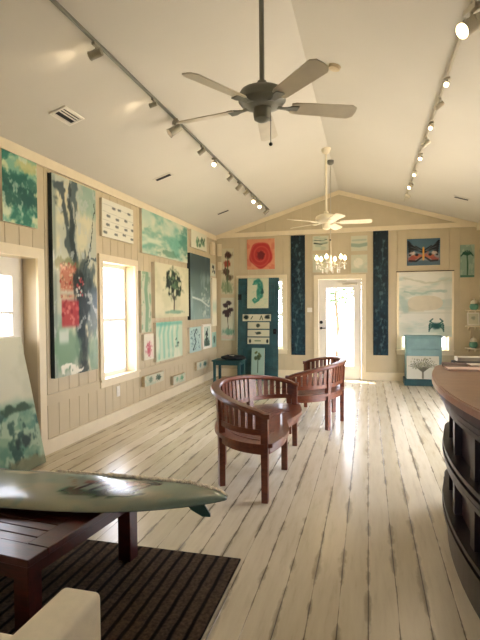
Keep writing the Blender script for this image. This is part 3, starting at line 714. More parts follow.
# ------------------------------------------------------------------ kidney settees
def make_settee(label):
    t = thing('curved_settee', label, 'bench')
    a, b = .79, .57
    def E(th, off=0.0): return Vector((-(b+off)*sin(th), (a+off)*cos(th), 0))
    def Nn(th):
        n = Vector((-sin(th)/b, cos(th)/a, 0)); return n.normalized()
    hh = lambda th: .675+.125*(max(0, sin(th))**.7)
    # rail
    N = 48; secs = []
    th0, th1 = -.07, pi+.07
    for i in range(N+1):
        th = th0+(th1-th0)*i/N; c = E(th)+Nn(th)*.02*sin(max(0, min(pi, th))); n = Nn(th); h = hh(th)
        w = .045 * (1 if 0 < i < N else .6)
        ring = []
        for (q, z) in ((-1, -.012), (-.8, .008), (0, .014), (.8, .008), (1, -.012), (.8, -.03), (-.8, -.03)):
            p_ = c+n*w*q; ring.append((p_.x, p_.y, h+z))
        secs.append(ring)
    bm = B(); ribbon(bm, secs); obj('top_rail', bm, M['teak'], t, True)
    bm = B(); secs = []
    for i in range(N+1):
        th = pi*i/N; c = E(th); n = Nn(th)
        secs.append([(c.x+n.x*q, c.y+n.y*q, z) for q, z in ((-.012, .515), (.012, .515), (.012, .56), (-.012, .56))])
    ribbon(bm, secs); obj('lower_rail', bm, M['teak'], t)
    posts = [0, pi*.27, pi*.5, pi*.73, pi]
    for th in posts:
        bm = B(); c = E(th); n = Nn(th); tn = Vector((-n.y, n.x, 0)); s = .027; top = c+n*.02*sin(th)
        ring0 = [(c+n*i*s*.9+tn*j*s*.9) for i, j in ((-1, -1), (1, -1), (1, 1), (-1, 1))]
        secs = [[(p_.x, p_.y, 0) for p_ in ring0], [(p_.x+0, p_.y, .42) for p_ in [(c+n*i*s+tn*j*s) for i, j in ((-1, -1), (1, -1), (1, 1), (-1, 1))]],
                [(p_.x, p_.y, hh(th)-.02) for p_ in [(top+n*i*s*.8+tn*j*s) for i, j in ((-1, -1), (1, -1), (1, 1), (-1, 1))]]]
        ribbon(bm, secs); obj('leg', bm, M['teak'], t)
    bm = B(); box(bm, .02-.027, .02+.027, -.027, .027, 0, .40, .003); obj('leg', bm, M['teak'], t)
    for k in range(4):
        n_ = 7
        for i in range(n_):
            f = (i+.75)/(n_+.5); th = posts[k]+(posts[k+1]-posts[k])*f
            c = E(th); n = Nn(th); tn = Vector((-n.y, n.x, 0)); c2 = c+n*.019*sin(th); w = .023
            bm = B(); ribbon(bm, [[(c.x+tn.x*j*w+n.x*q*.008, c.y+tn.y*j*w+n.y*q*.008, .545) for q, j in ((-1, -1), (1, -1), (1, 1), (-1, 1))],
                                  [(c2.x+tn.x*j*w+n.x*q*.008, c2.y+tn.y*j*w+n.y*q*.008, hh(th)-.02) for q, j in ((-1, -1), (1, -1), (1, 1), (-1, 1))]])
            obj('slat', bm, M['teak'], t)
    # seat
    fx = lambda y: .015+.075*abs(sin(pi*y/a*.98))**1.2
    def outline(off):
        pts = []
        for i in range(41):
            th = pi*i/40; c = E(th, off); pts.append((c.x, c.y))
        for i in range(1, 40):
            y = -(a+off)+2*(a+off)*i/40; pts.append((fx(y*a/(a+off))+off, y))
        return pts
    bm = B(); prism(bm, outline(.03), .42, .452, lambda p_, h: (p_[0], p_[1], h))
    obj('seat', bm, M['teak_seat'], t)
    bm = B()     # seat planks: curved grooves shown as thin raised slats
    for k in range(7):
        r0 = .08+k*.075; secs = []
        for i in range(33):
            th = .12+(pi-.24)*i/32; f0 = 1-r0/.8; f1 = 1-(r0+.066)/.8
            def pt(f): return (-(b*.98)*sin(th)*f*1.0+.03*(1-f), a*.97*cos(th)*(.35+.65*f))
            p0, p1 = pt(f0), pt(f1); secs.append([(p0[0], p0[1], .45), (p1[0], p1[1], .45), (p1[0], p1[1], .457), (p0[0], p0[1], .457)])
        ribbon(bm, secs)
    obj('seat_slats', bm, M['teak_seat'], t)
    bm = B(); o1 = outline(.005); secs = []
    n = len(o1); cx = sum(p_[0] for p_ in o1)/n; cy = 0
    R = [[bm.verts.new(q) for q in ((x, y, .365), (x, y, .42), (cx+(x-cx)*.94, y*.965, .42), (cx+(x-cx)*.94, y*.965, .365))] for x, y in o1]
    for i in range(n):
        A_, B_ = R[i], R[(i+1) % n]
        for j in range(4): bm.faces.new((A_[j], A_[(j+1) % 4], B_[(j+1) % 4], B_[j]))
    obj('seat_apron', bm, M['teak'], t)
    return t
s1 = make_settee('kidney shaped slatted teak settee nearest the camera, its open side facing right')
s1.location = (-.765, 4.44, 0)
s1['group'] = 'curved slatted settees'
dup(s1, (-.90, 6.50, 0), pi, 'kidney shaped slatted teak settee farther away, its back to the glass door side')

# ------------------------------------------------------------------ rug, coffee table, surfboard, sofa
bm = B(); box(bm, -2.95, -.73, 1.5, 2.77, .0, .012, .003); t = obj('striped_rug', bm, M['rug']); tag(t, 'dark brown ribbed rug under the low wooden table', 'rug')
ct = thing('coffee_table', 'low dark reddish wood table carrying the surfboard', 'table', (-2.039, 2.289, .0125), radians(-6))
TW, TL = .68, .45
bm = B(); fw = .12
for q in ((-TW, TW, -TL, -TL+fw), (-TW, TW, TL-fw, TL), (-TW, -TW+fw, -TL+fw+.003, TL-fw-.003), (TW-fw, TW, -TL+fw+.003, TL-fw-.003)): box(bm, *q, .375, .41, .003)
y = -TL+fw+.004
while y < TL-fw-.02:
    box(bm, -TW+fw+.003, TW-fw-.003, y, y+.064, .378, .406, .003); y += .0693
obj('tabletop', bm, M['table_wood'], ct)
bm = B()
for q in ((-TW+.05, TW-.05, -TL+.04, -TL+.065), (-TW+.05, TW-.05, TL-.065, TL-.04), (-TW+.05, -TW+.075, -TL+.065, TL-.065), (TW-.075, TW-.05, -TL+.065, TL-.065)): box(bm, *q, .29, .375)
obj('apron', bm, M['table_wood'], ct)
for sx in (-1, 1):
    for sy in (-1, 1):
        bm = B(); x, y = sx*(TW-.06), sy*(TL-.06); box(bm, x-.042, x+.042, y-.042, y+.042, 0, .375, .004); obj('leg', bm, M['table_wood'], ct)

# surfboard
BL = 2.1
def bw(s):   # s 0 nose .. 1 tail
    return .272*(max(0.0, 1-abs((s-.42)/.58 if s > .42 else (s-.42)/.43)**2.3))**.62 if 0 < s < 1 else 0
def br(s): return .004+.045*max(0, (s-.62)/.38)**2+.14*max(0, (.3-s)/.3)**2
sb = thing('surfboard', 'pale sea green painted surfboard lying across the low wooden table', 'surfboard', (-1.775, 2.43, .4245), radians(3))
NS, NC = 150, 56
V = []; F = []; K = []
rows = []
def deckcol():
    p = Pic(BL, .6, .0135, (150, 166, 146))
    p.cloud(6, 3, 4, .45, .62, (176, 176, 150), .8).cloud(9, 4, 15, .55, .66, (140, 164, 150), .7)
    return p
nx_, ny_ = NS+1, 57
class DP(Pic):
    def __init__(s):
        s.w, s.h = BL, .6; s.nx, s.ny = NS+1, NC//2+1
        s.X, s.Y = np.meshgrid(np.linspace(0, BL, s.nx), np.linspace(0, .6, s.ny)); s.U, s.V = s.X/s.w, s.Y/s.h
        s.C = np.ones((s.ny, s.nx, 3))*np.array((128, 138, 122))/255
dp = DP(); dp.wp = .05
dp.cloud(6, 3, 4, .45, .62, (150, 148, 124), .8).cloud(9, 4, 15, .55, .66, (112, 134, 122), .7)
# brown coral branch above green weed, centre of the visible half
dp.stroke([(.60, .60), (.64, .70), (.70, .63), (.76, .70), (.80, .62)], .022, (70, 34, 22), 1)
dp.blob(.70, .63, .09, .06, (140, 92, 68), .9, rag=.7)
for u in (.61, .65, .69, .73, .77): dp.stroke([(u-.02, .44), (u+.02, .62)], .013, (56, 28, 18), 1)
dp.blob(.67, .35, .09, .08, (8, 40, 22), 1, rag=.9, seed=9).blob(.59, .38, .03, .05, (22, 68, 40), 1, rag=.6).blob(.74, .38, .04, .07, (10, 42, 26), 1, rag=.8)
dp.stroke([(.52, .75), (.58, .52)], .008, (120, 110, 80), .8).blob(.36, .8, .06, .05, (190, 180, 150), .8, rag=.8)
H = .062
for i in range(NS+1):
    s = i/NS; s = min(max(s, .002), .998); w = max(bw(s), .004); th = H*min(1, (w/.16))**.6; r0 = br(s)
    for j in range(NC):
        if j <= NC//2:   # deck from -y to +y
            t_ = -1+2*j/(NC//2); y = w*sin(t_*pi/2); z = r0+th*.42+th*.58*max(0, 1-abs(sin(t_*pi/2))**3.2)**.6
            c = dp.C[min(dp.ny-1, int(round((y/.55+.5)*(dp.ny-1)))), i]
        else:
            t_ = 1-2*(j-NC//2)/(NC//2); y = w*sin(t_*pi/2); z = r0+th*.42*(1-max(0, 1-abs(sin(t_*pi/2))**3.2)**.6)
            c = np.array((108, 122, 110))/255
        V.append((BL*(s-.5), y, z)); K.append(c)
for i in range(NS):
    for j in range(NC):
        a_, b_ = i*NC+j, i*NC+(j+1) % NC; F.append((a_, b_, b_+NC, a_+NC))
F.append(tuple(range(NC))[::-1]); F.append(tuple(NS*NC+j for j in range(NC)))
me = bpy.data.meshes.new('board'); me.from_pydata(V, [], F); me.update()
K = np.array(K); K = np.where(K <= .04045, K/12.92, ((K+.055)/1.055)**2.4)
ca = me.color_attributes.new('Col', 'FLOAT_COLOR', 'POINT'); ca.data.foreach_set('color', np.c_[K, np.ones(len(K))].astype(np.float32).ravel())
me.materials.append(M['board_deck']); me.shade_smooth()
o = bpy.data.objects.new('board', me); COL.objects.link(o); o.parent = sb
bm = B(); rs = random.Random(3)
for k in range(620):
    s = .45+.545*(k/620)+rs.uniform(-.004, .004)
    if s > .996: continue
    w = bw(s); th = H*min(1, w/.16)**.6; rr = rs.uniform(.006, .014)*(1 if s > .62 else .6); y = w-rs.uniform(-.002, .045)*(1 if s > .6 else .4)*min(1, w/.1)
    sph(bm, (BL*(s-.5), y, br(s)+th*(.62+.25*min(1, (w-y)/.03))+rr*.3), rr, 1, (1, rs.uniform(.6, 1.2), rs.uniform(.6, 1.1)))
t = obj('shell_crust', bm, M['shell'], sb); t['kind'] = 'stuff'; t['label'] = 'crust of small beige shells along the far edge'
bm = B(); fp = [(0, 0), (.12, 0), (.14, -.03), (.175, -.085), (.175, -.10), (.13, -.10), (.07, -.07), (.03, -.03)]
prism(bm, [(q[0]+BL*.5-.27, q[1]+br(.93)-.005+.02) for q in fp], -.005, .005, lambda p_, h: (p_[0], h, p_[1]))
t = obj('fin', bm, M['fin'], sb); t['label'] = 'dark green swept fin'

# sofa
sf = thing('sofa', 'cream upholstered sofa with a square arm at the lower left', 'sofa', (-.815, 0, .0125))
bm = B(); box(bm, -.14, 0, .38, 1.37, .05, .607, .022, 4); obj('armrest', bm, M['cream_fabric'], sf, True)
bm = B(); box(bm, -2.0, -1.86, .38, 1.37, .05, .607, .022, 4); obj('armrest', bm, M['cream_fabric'], sf, True)
bm = B(); box(bm, -1.855, -.145, .40, 1.33, .05, .29, .02, 3); obj('seat_base', bm, M['cream_fabric'], sf, True)
for x0 in (-1.85, -.995):
    bm = B(); box(bm, x0, x0+.845, .56, 1.35, .295, .44, .035, 4); obj('seat_cushion', bm, M['cream_fabric'], sf, True)
bm = B(); box(bm, -2.0, 0, .18, .375, .05, .75, .03, 4); obj('backrest', bm, M['cream_fabric'], sf, True)
for x in (-1.94, -.06):
    for y in (.28, 1.28):
        bm = B(); box(bm, x-.025, x+.025, y-.025, y+.025, -.012 if y < 1.25 else -.0, .05); obj('leg', bm, M['counter_dark'], sf)
sf.location.z = .0

# ------------------------------------------------------------------ curved counter
ck = thing('curved_counter', 'curved mahogany reception counter with a pale brown top on the right', 'counter', (.98, 2.9, 0))
CX, CY = .50+3.5, 3.0
def cplan(off, y_far, y_near=1.1, back=1.12):
    """outline: front arc bulging to -X, rounded far corner. off = overhang outward"""
    R = 3.5+off; rc = .30+off*.5; pts = []
    a_far = math.asin((y_far-CY)/R)
    def arc(y): return CX-sqrt(R*R-(y-CY)**2)
    ys = np.linspace(y_near, y_far-rc, 26)
    for y in ys: pts.append((arc(y), y))
    x0 = arc(y_far-rc)
    for i in range(1, 9):
        t_ = pi/2*i/8; pts.append((x0+rc*(1-cos(t_)), y_far-rc+rc*sin(t_)))
    pts += [(back, y_far), (back, y_near)]
    return pts
def slab(bm, off, yf, z0, z1):
    prism(bm, [(x-.98, y-2.9) for x, y in cplan(off, yf)], z0, z1, lambda p_, h: (p_[0], p_[1], h))
bm = B(); slab(bm, .12, 4.16, 1.012, 1.045); slab(bm, .108, 4.148, 1.045, 1.05); obj('countertop', bm, M['counter_top'], ck)
bm = B(); slab(bm, .10, 4.14, .975, 1.012); obj('top_edge', bm, M['counter_panel'], ck)
def mold(name, levels):
    bm = B()
    for off, z0, z1 in levels: slab(bm, off, 4.04+off, z0, z1)
    obj(name, bm, M['counter_dark'], ck)
mold('moulding', [(.075, .945, .975), (.055, .93, .945), (.06, .905, .93), (.035, .89, .905), (.045, .865, .89)])
mold('moulding', [(.05, .60, .625), (.03, .585, .60), (.055, .56, .585), (.03, .545, .56), (.045, .52, .545)])
mold('moulding', [(.05, .25, .275), (.03, .235, .25), (.055, .21, .235), (.03, .195, .21), (.04, .17, .195)])
mold('base', [(.02, 0.0, .17)])
bm = B(); slab(bm, -.03, 4.01, .17, .89); obj('body', bm, M['counter_panel'], ck)
for z0, z1 in ((.275, .52), (.625, .865)):
    for y in (1.3, 1.75, 2.2, 2.65, 3.1, 3.5):
        pr = [(CX-sqrt((3.5+o_)**2-(yy-CY)**2)-.98, yy-2.9) for o_, yy in ((.012, y-.035), (.012, y+.035), (-.035, y+.035), (-.035, y-.035))]
        bm = B(); prism(bm, pr, z0, z1, lambda p_, h: (p_[0], p_[1], h)); obj('stile', bm, M['counter_dark'], ck)
# papers and books on the counter
def book(name, label, x, y, z, w, d, h, rz, cover, pages='paper', cat='book'):
    t = thing(name, label, cat, (x, y, z), rz)
    bm = B(); box(bm, -w/2, w/2, -d/2, d/2, 0, .003); box(bm, -w/2, w/2, -d/2, d/2, h-.003, h); box(bm, -w/2, -w/2+.003, -d/2, d/2, .003, h-.003)
    obj('cover', bm, M[cover], t)
    bm = B(); box(bm, -w/2+.003, w/2-.006, -d/2+.005, d/2-.005, .003, h-.003); obj('pages', bm, M[pages], t)
    return t
M['pinkish'] = plain('pale_pink_cover', (222, 186, 164), .5)
M['brown_cover'] = plain('brown_cover', (96, 62, 48), .5)
Z = 1.0505
book('magazine', 'pale pink magazine lying nearest on the counter edge', .665, 3.70, Z, .26, .16, .010, .03, 'pinkish', cat='magazine')
book('magazine', 'dark brown booklet behind the pale pink magazine on the counter', .62, 3.92, Z, .17, .12, .018, -.08, 'brown_cover', cat='magazine')
book('magazine', 'open cream brochure beside the dark brown booklet on the counter', .78, 3.9, Z, .14, .15, .016, .12, 'paper', cat='magazine')
book('book', 'thick navy book at the right on the counter', .93, 3.86, Z, .14, .22, .03, -.05, 'navy')
book('book', 'dark flat album under the thick white album at the counter end', .76, 4.06, Z, .26, .13, .022, .02, 'black')
book('book', 'white thick album on top at the far counter end', .765, 4.07, Z+.0225, .22, .12, .03, .04, 'cream_glaze')

# ------------------------------------------------------------------ ceiling fans
def make_fan(label, x, y, zc, zh, mats, rot0):
    t = thing('ceiling_fan', label, 'ceiling fan', (x, y, zh)); up = zc-zh
    met, bl = mats
    bm = B(); lathe(bm, [(.02, up-.09), (.05, up-.07), (.07, up-.02), (.075, up-.002)]); obj('canopy', bm, M[met], t, True)
    bm = B(); cyl(bm, (0, 0, .12), (0, 0, up-.06), .017, n=14); obj('downrod', bm, M[met], t, True)
    bm = B(); lathe(bm, [(.03, .17), (.04, .135), (.10, .12), (.145, .10), (.16, .075), (.16, .035), (.14, .01), (.09, -.005), (.06, -.01)], n=32); obj('motor_housing', bm, M[met], t, True)
    bm = B(); lathe(bm, [(.058, -.01), (.06, -.05), (.055, -.085), (.03, -.10), (.01, -.105)], n=24); obj('switch_housing', bm, M[met], t, True)
    for k in range(5):
        a = rot0+k*2*pi/5; ca_, sa_ = cos(a), sin(a)
        R_ = Matrix.Rotation(a, 4, 'Z')
        bm = B()
        bmp = [(.0, .09, .028), (.0, .14, .016), (.0, .17, .022), (.0, .21, .045), (.0, .25, .045)]
        secs = []
        for (_, r_, w_) in bmp: secs.append([(r_, -w_, -.006+.02*max(0, (.14-r_)/.1)), (r_, w_, -.006+.02*max(0, (.14-r_)/.1)), (r_, w_, .0+.02*max(0, (.14-r_)/.1)), (r_, -w_, .0+.02*max(0, (.14-r_)/.1))])
        ribbon(bm, secs); bmesh.ops.transform(bm, matrix=R_, verts=bm.verts); obj('blade_iron', bm, M[met], t)
        bm = B(); out = [(.20, -.045), (.23, -.056), (.625, -.07), (.66, -.045), (.665, .0), (.66, .045), (.625, .07), (.23, .056), (.20, .045)]
        prism(bm, out, 0, .007, lambda p_, h: (p_[0], p_[1], h))
        bmesh.ops.transform(bm, matrix=R_ @ Matrix.Rotation(radians(-15), 4, 'X'), verts=bm.verts); obj('blade', bm, M[bl], t)
    bm = B(); cyl(bm, (.058, -.0, -.06), (.058, -.0, -.25), .0025, n=6); obj('pull_chain', bm, M[met], t)
    bm = B(); sph(bm, (.058, -.0, -.255), .013, 2); obj('pull_knob', bm, M['iron'], t, True)
    return t
def A8(deg): return pi/2-radians(deg)+radians(14.6)   # azimuth clockwise from the view axis
make_fan('large grey ceiling fan nearest the camera on a long rod', -.69, 3.28, ceil_z(-.69), 2.85, ('pewter', 'blade'), A8(8))
M['fan_white'] = plain('fan_white', (232, 220, 190), .4)
make_fan('white ceiling fan farther away above the settees', -.60, 7.42, ceil_z(-.60), 2.74, ('fan_white', 'fan_white'), A8(100))

# ------------------------------------------------------------------ chandelier
ch = thing('chandelier', 'small lit crystal chandelier hanging before the glass door', 'chandelier', (-.58, 8.05, 2.2))
bm = B(); lathe(bm, [(.02, 3.835-2.2-.07), (.05, 3.835-2.2-.05), (.055, 3.84-2.2-.003)]); obj('canopy', bm, M['pewter'], ch, True)
bm = B(); z = .12
while z < 1.58:
    bmesh.ops.create_cone(bm, segments=8, radius1=.006, radius2=.006, depth=.03, cap_ends=True, matrix=Matrix.Translation((0, 0, z+.012))); z += .028
obj('chain', bm, M['brushed'], ch)
bm = B(); lathe(bm, [(.005, -.13), (.025, -.11), (.03, -.08), (.015, -.04), (.03, 0), (.015, .04), (.02, .09), (.006, .13)], n=16); obj('stem', bm, M['crystal'], ch, True)
for k in range(6):
    a = k*pi/3+.3; c_, s_ = cos(a), sin(a)
    bm = B(); tube(bm, [(.02*c_, .02*s_, -.05), (.1*c_, .1*s_, -.09), (.18*c_, .18*s_, -.07), (.23*c_, .23*s_, -.02)], .006); lathe(bm, [(.01, -.02), (.035, -.012), (.03, 0)], (.23*c_, .23*s_, 0), 12)
    ar = obj('arm', bm, M['brushed'], ch)
    bm = B(); cyl(bm, (.23*c_, .23*s_, 0), (.23*c_, .23*s_, .05), .009); obj('candle', bm, M['trim'], ar)
    bm = B(); lathe(bm, [(.012, .045), (.026, .06), (.028, .08), (.018, .105), (.003, .125)], (.23*c_, .23*s_, 0), 12); obj('bulb', bm, M['bulb'], ar, True)
for k in range(18):
    a = k*pi/9; r_ = .23 if k % 2 else .14; z = -.05 if k % 2 else -.11
    bm = B(); 
    for q in range(3): sph(bm, (r_*cos(a), r_*sin(a), z-.022*q), .009, 1, (1, 1, 1.3))
    obj('crystal_drop', bm, M['crystal'], ch)

# ------------------------------------------------------------------ track lights
TLX, TRX = -1.90, .655
for nm, x, y0, y1, lab in (('l', TLX, .9, 9.6, 'long thin lighting track on the left ceiling slope'), ('r', TRX, .9, 9.7, 'long thin lighting track on the right ceiling slope')):
    z = ceil_z(x); bm = B(); box(bm, x-.011, x+.011, y0, y1, z-.030, z-.006, .002)
    t = obj('lighting_track', bm, M['brushed' if nm == 'r' else 'pewter']); tag(t, lab, 'light track')
def make_head(label, lit, m, tilt=125):
    t = thing('track_spotlight', label, 'spotlight')
    bm = B(); box(bm, -.016, .016, -.045, .045, -.028, 0, .003); obj('adapter', bm, M[m], t)
    bm = B(); cyl(bm, (0, 0, -.028), (0, 0, -.05), .007); tube(bm, [(0, -.042, -.085), (0, -.03, -.06), (0, 0, -.05), (0, .03, -.06), (0, .042, -.085)], .004, 6); obj('yoke', bm, M[m], t)
    hd = B(); lathe(hd, [(.018, -.06), (.030, -.055), (.034, -.03), (.036, .05), (.040, .06), (.036, .06), (.034, .045)], n=18)
    R_ = Matrix.Translation((0, 0, -.085)) @ Matrix.Rotation(radians(tilt), 4, 'Y')
    bmesh.ops.transform(hd, matrix=R_, verts=hd.verts); h = obj('lamp_housing', hd, M[m], t, True)
    bm = B(); lathe(bm, [(.001, .064), (.02, .063), (.034, .061), (.034, .050)][::-1], n=18); bmesh.ops.transform(bm, matrix=R_, verts=bm.verts); obj('bulb', bm, M['bulb' if lit else 'bulb_off'], h)
    return t
# local +X tilted down is the aiming direction
ordn = ['nearest', 'second', 'third', 'fourth', 'fifth', 'sixth', 'seventh', 'eighth', 'ninth', 'tenth', 'eleventh', 'twelfth']
def track(x, heads, side, mm):
    z = ceil_z(x)-.030; proto = {}
    for i, (y, lit, az, s) in enumerate(heads):
        lab = '%s %sspotlight on the %s ceiling track' % (ordn[i], 'lit ' if lit else 'unlit ', side)
        tl = 100 if lit == 2 else 125
        if lit not in proto:
            t = make_head(lab, lit, mm, tl); t['group'] = 'spotlights on the %s track' % side; proto[lit] = t
            t.location = (x, y, z); t.rotation_euler = (0, 0, radians(az)); t.scale = (s, s, s)
        else: t = dup(proto[lit], (x, y, z), radians(az), lab, s)
        if lit:
            L = bpy.data.lights.new('spot', 'SPOT'); L.energy = 2.2 if lit == 2 else 10; L.color = (1, .80, .55); L.spot_size = radians(75); L.spot_blend = .8; L.shadow_soft_size = .03
            o = bpy.data.objects.new('track_lamp_light', L); COL.objects.link(o)
            d = Vector((cos(radians(az))*sin(radians(tl)), sin(radians(az))*sin(radians(tl)), cos(radians(tl))))
            o.location = Vector((x, y, z-.085*s))+d*.09*s; o.rotation_euler = d.to_track_quat('-Z', 'Y').to_euler()
track(TLX, [(3.22, 2, 178, .85), (4.2, 2, 178, .6), (4.72, False, 215, 1.2), (5.55, False, 190, .8), (6.05, True, 275, .8), (6.8, False, 170, .8), (7.3, False, 160, .9), (7.75, False, 180, .8), (8.3, True, 270, .9), (8.75, True, 280, .9), (9.35, False, 180, .9)], 'left', 'pewter_light')
track(TRX, [(3.52, True, 205, 1.4), (4.55, True, 250, .6), (5.0, False, 180, .7), (5.6, True, 240, .6), (6.1, False, 170, .8), (6.7, True, 250, .65), (7.5, True, 240, .65), (8.2, True, 220, .8), (8.9, False, 0, .8)], 'right', 'brushed')

# ------------------------------------------------------------------ ceiling fittings
def on_slope(name, label, cat, x, y, build, mat):
    z = ceil_z(x); sl = math.atan(SLL) if x < XA else -math.atan(SLR)
    t = thing(name, label, cat, (x, y, z-.001)); t.rotation_euler = (0, -sl, 0)
    return t
t = on_slope('air_vent', 'square white ceiling register with dark slots on the left slope', 'vent', -2.60, 3.90, None, None)
bm = B(); w, l = .085, .15
for q in ((-w, w, -l, -l+.025), (-w, w, l-.025, l), (-w, -w+.02, -l+.025, l-.025), (w-.02, w, -l+.025, l-.025)): box(bm, *q, -.014, 0, .003)
obj('vent_frame', bm, M['white'], t)
bm = B(); box(bm, -w+.02, w-.02, -l+.025, l-.025, -.004, -.001); obj('backing', bm, M['black'], t)
for k in range(5):
    if k in (1,): continue
    bm = B(); x = -w+.034+k*.028; box(bm, x-.009, x+.009, -l+.025, l-.025, -.012, -.009); bmesh.ops.rotate(bm, cent=(x, 0, -.0105), matrix=Matrix.Rotation(radians(12), 3, 'Y'), verts=bm.verts); obj('slat', bm, M['white'], t)
for x, y, lab in ((-2.61, 6.05, 'small dark slot vent on the left ceiling slope, nearer one'), (-2.56, 8.64, 'small dark slot vent on the left ceiling slope, farther one'), (1.46, 8.6, 'small dark slot vent on the right ceiling slope')):
    t = on_slope('slot_vent', lab, 'vent', x, y, None, None)
    bm = B(); box(bm, -.13, .13, -.07, .07, -.006, 0, .002); obj('vent_frame', bm, M['ceiling'], t)
    bm = B(); box(bm, -.105, .105, -.032, .032, -.009, -.006); obj('slot', bm, M['black'], t)
t = on_slope('smoke_detector', 'small round smoke detector on the ceiling right of the near fan', 'smoke detector', -.30, 4.77, None, None)
bm = B(); lathe(bm, [(.04, -.035), (.055, -.028), (.06, 0)]); obj('body', bm, M['driftwood'], t, True)
for (x, y, lab) in ((.05, 6.9, 'small unlit ceiling lamp near the ridge, right slope, nearer'), (-.1, 8.3, 'small unlit ceiling lamp near the ridge, right slope, farther')):
    pass

# ------------------------------------------------------------------ outside
bm = B(); box(bm, -40, 40, -30, 60, -.30, -.14); o = struct('ground', bm, M['ground'])
def shrub(name, label, x, y, h, r, seed):
    t = thing(name, label, 'tree', (x, y, -.14)); rs = random.Random(seed)
    bm = B(); tube(bm, [(0, 0, 0), (.05, 0, h*.3), (-.03, .02, h*.6), (.02, 0, h*.8)], [.06, .05, .04, .02]); obj('trunk', bm, M['bark'], t)
    bm = B()
    for i in range(900):
        d = Vector((rs.gauss(0, 1), rs.gauss(0, 1), rs.gauss(0, 1))).normalized()*r*rs.uniform(.4, 1)**.5
        c = Vector((d.x, d.y, h*.75+d.z*.8)); a_ = rs.uniform(0, 6.28); s = rs.uniform(.05, .10)
        u_ = Vector((cos(a_), sin(a_), rs.uniform(-.6, .6))).normalized()*s; v_ = u_.cross(Vector((rs.uniform(-1, 1), rs.uniform(-1, 1), 1))).normalized()*s*.45
        bm.faces.new([bm.verts.new(c-u_), bm.verts.new(c+v_), bm.verts.new(c+u_), bm.verts.new(c-v_)])
    obj('foliage', bm, M['leaf'], t)
shrub('garden_tree', 'leafy green tree seen through the glass of the back door', -.95, 15.5, 3.2, .95, 4)
shrub('garden_bush', 'green bush outside beyond the window behind the teal door', -3.0, 16, 2.4, 1.0, 8)
# wire chair outside the left window
wc = thing('wire_chair', 'curled dark wire garden chair outside the left window', 'chair', (-4.3, 7.6, -.14))
bm = B()
for a_ in (0, 1, 2, 3): x = .2*cos(a_*pi/2+.8); y = .2*sin(a_*pi/2+.8); tube(bm, [(x*1.3, y*1.3, 0), (x, y, .45)], .01, 6)
obj('leg_frame', bm, M['iron'], wc)
bm = B(); tube(bm, [(.22*cos(i*pi/12), .22*sin(i*pi/12), .45) for i in range(25)], .011, 6)
for k in range(-3, 4): tube(bm, [(k*.055, -.2*sqrt(max(.05, 1-(k/4)**2)), .45), (k*.055, .2*sqrt(max(.05, 1-(k/4)**2)), .45)], .005, 5)
obj('seat', bm, M['iron'], wc)
bm = B(); tube(bm, [(.0+.03, -.24+.0*i, .45) if i == 0 else (-.22, .25*cos(i*pi/14), .45+.55*sin(i*pi/14)) for i in range(1, 14)], .011, 6)
for r_ in (.08, .14, .19): tube(bm, [(-.22, r_*cos(i*pi/10), .68+r_*sin(i*pi/10)) for i in range(21)], .006, 5)
obj('backrest', bm, M['iron'], wc)

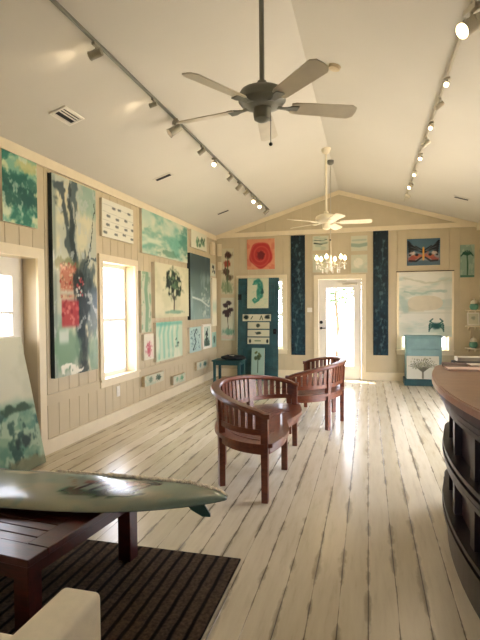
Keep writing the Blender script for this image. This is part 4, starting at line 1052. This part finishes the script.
# ------------------------------------------------------------------ light
wd = bpy.data.worlds.new('world'); SC.world = wd; wd.use_nodes = True
nt = wd.node_tree; bg = nt.nodes['Background']; bg.inputs[0].default_value = (.945, .98, 1.13, 1); bg.inputs[1].default_value = 11.5
def portal(x, y, z, sx, sy, rot):
    L = bpy.data.lights.new('portal', 'AREA'); L.shape = 'RECTANGLE'; L.size = sx; L.size_y = sy; L.cycles.is_portal = True
    o = bpy.data.objects.new('window_portal', L); COL.objects.link(o); o.location = (x, y, z); o.rotation_euler = rot
for (a, b, z0, z1) in OL[1:]: portal(XL-.21, (a+b)/2, (z0+z1)/2, z1-z0, b-a, (0, -pi/2, 0))
portal(XL-.21, 3.75, 1.53, .64, .66, (0, -pi/2, 0))
for (a, b, z0, z1) in ORr: portal(XR+.21, (a+b)/2, (z0+z1)/2, z1-z0, b-a, (0, pi/2, 0))
for (a, b, z0, z1) in OB[1:]: portal((a+b)/2, D+.21, (z0+z1)/2, b-a, z1-z0, (-pi/2, 0, 0))
portal(-.555, D+.21, 1.07, .55, 1.6, (-pi/2, 0, 0))
for (a, b, z0, z1) in OF: portal((a+b)/2, YB-.21, (z0+z1)/2, b-a, z1-z0, (pi/2, 0, 0))
S = bpy.data.lights.new('sun', 'SUN'); S.energy = 22; S.angle = radians(1.5); S.color = (1, .9, .72)
so = bpy.data.objects.new('sun', S); COL.objects.link(so)
so.rotation_euler = Vector((.32, -.30, -1)).to_track_quat('-Z', 'Y').to_euler()
for k, (x, y) in enumerate([(-.58, 8.05)]):
    L = bpy.data.lights.new('chandelier_glow', 'POINT'); L.energy = 8; L.color = (1, .75, .45); L.shadow_soft_size = .2
    o = bpy.data.objects.new('chandelier_light', L); COL.objects.link(o); o.location = (x, y, 2.33)

# ------------------------------------------------------------------ camera
f, yaw, pitch, roll = 490.27, .25547, -.02659, -.00826
fw = Vector((-sin(yaw)*cos(pitch), cos(yaw)*cos(pitch), sin(pitch))); r0 = Vector((cos(yaw), sin(yaw), 0)); u0 = r0.cross(fw)
r = r0*cos(roll)+u0*sin(roll); u = -r0*sin(roll)+u0*cos(roll)
cam = bpy.data.cameras.new('camera'); co = bpy.data.objects.new('camera', cam); COL.objects.link(co)
mt = Matrix((( r.x, u.x, -fw.x, 0), (r.y, u.y, -fw.y, 0), (r.z, u.z, -fw.z, 1.5), (0, 0, 0, 1)))
co.matrix_world = mt
cam.sensor_fit = 'VERTICAL'; cam.sensor_height = 24; cam.lens = 24*f/640; cam.clip_start = .02; cam.clip_end = 200
SC.camera = co
SC.view_settings.view_transform = 'Standard'; SC.view_settings.look = 'None'; SC.view_settings.gamma = 1; SC.view_settings.exposure = 0
SC.view_settings.use_curve_mapping = False
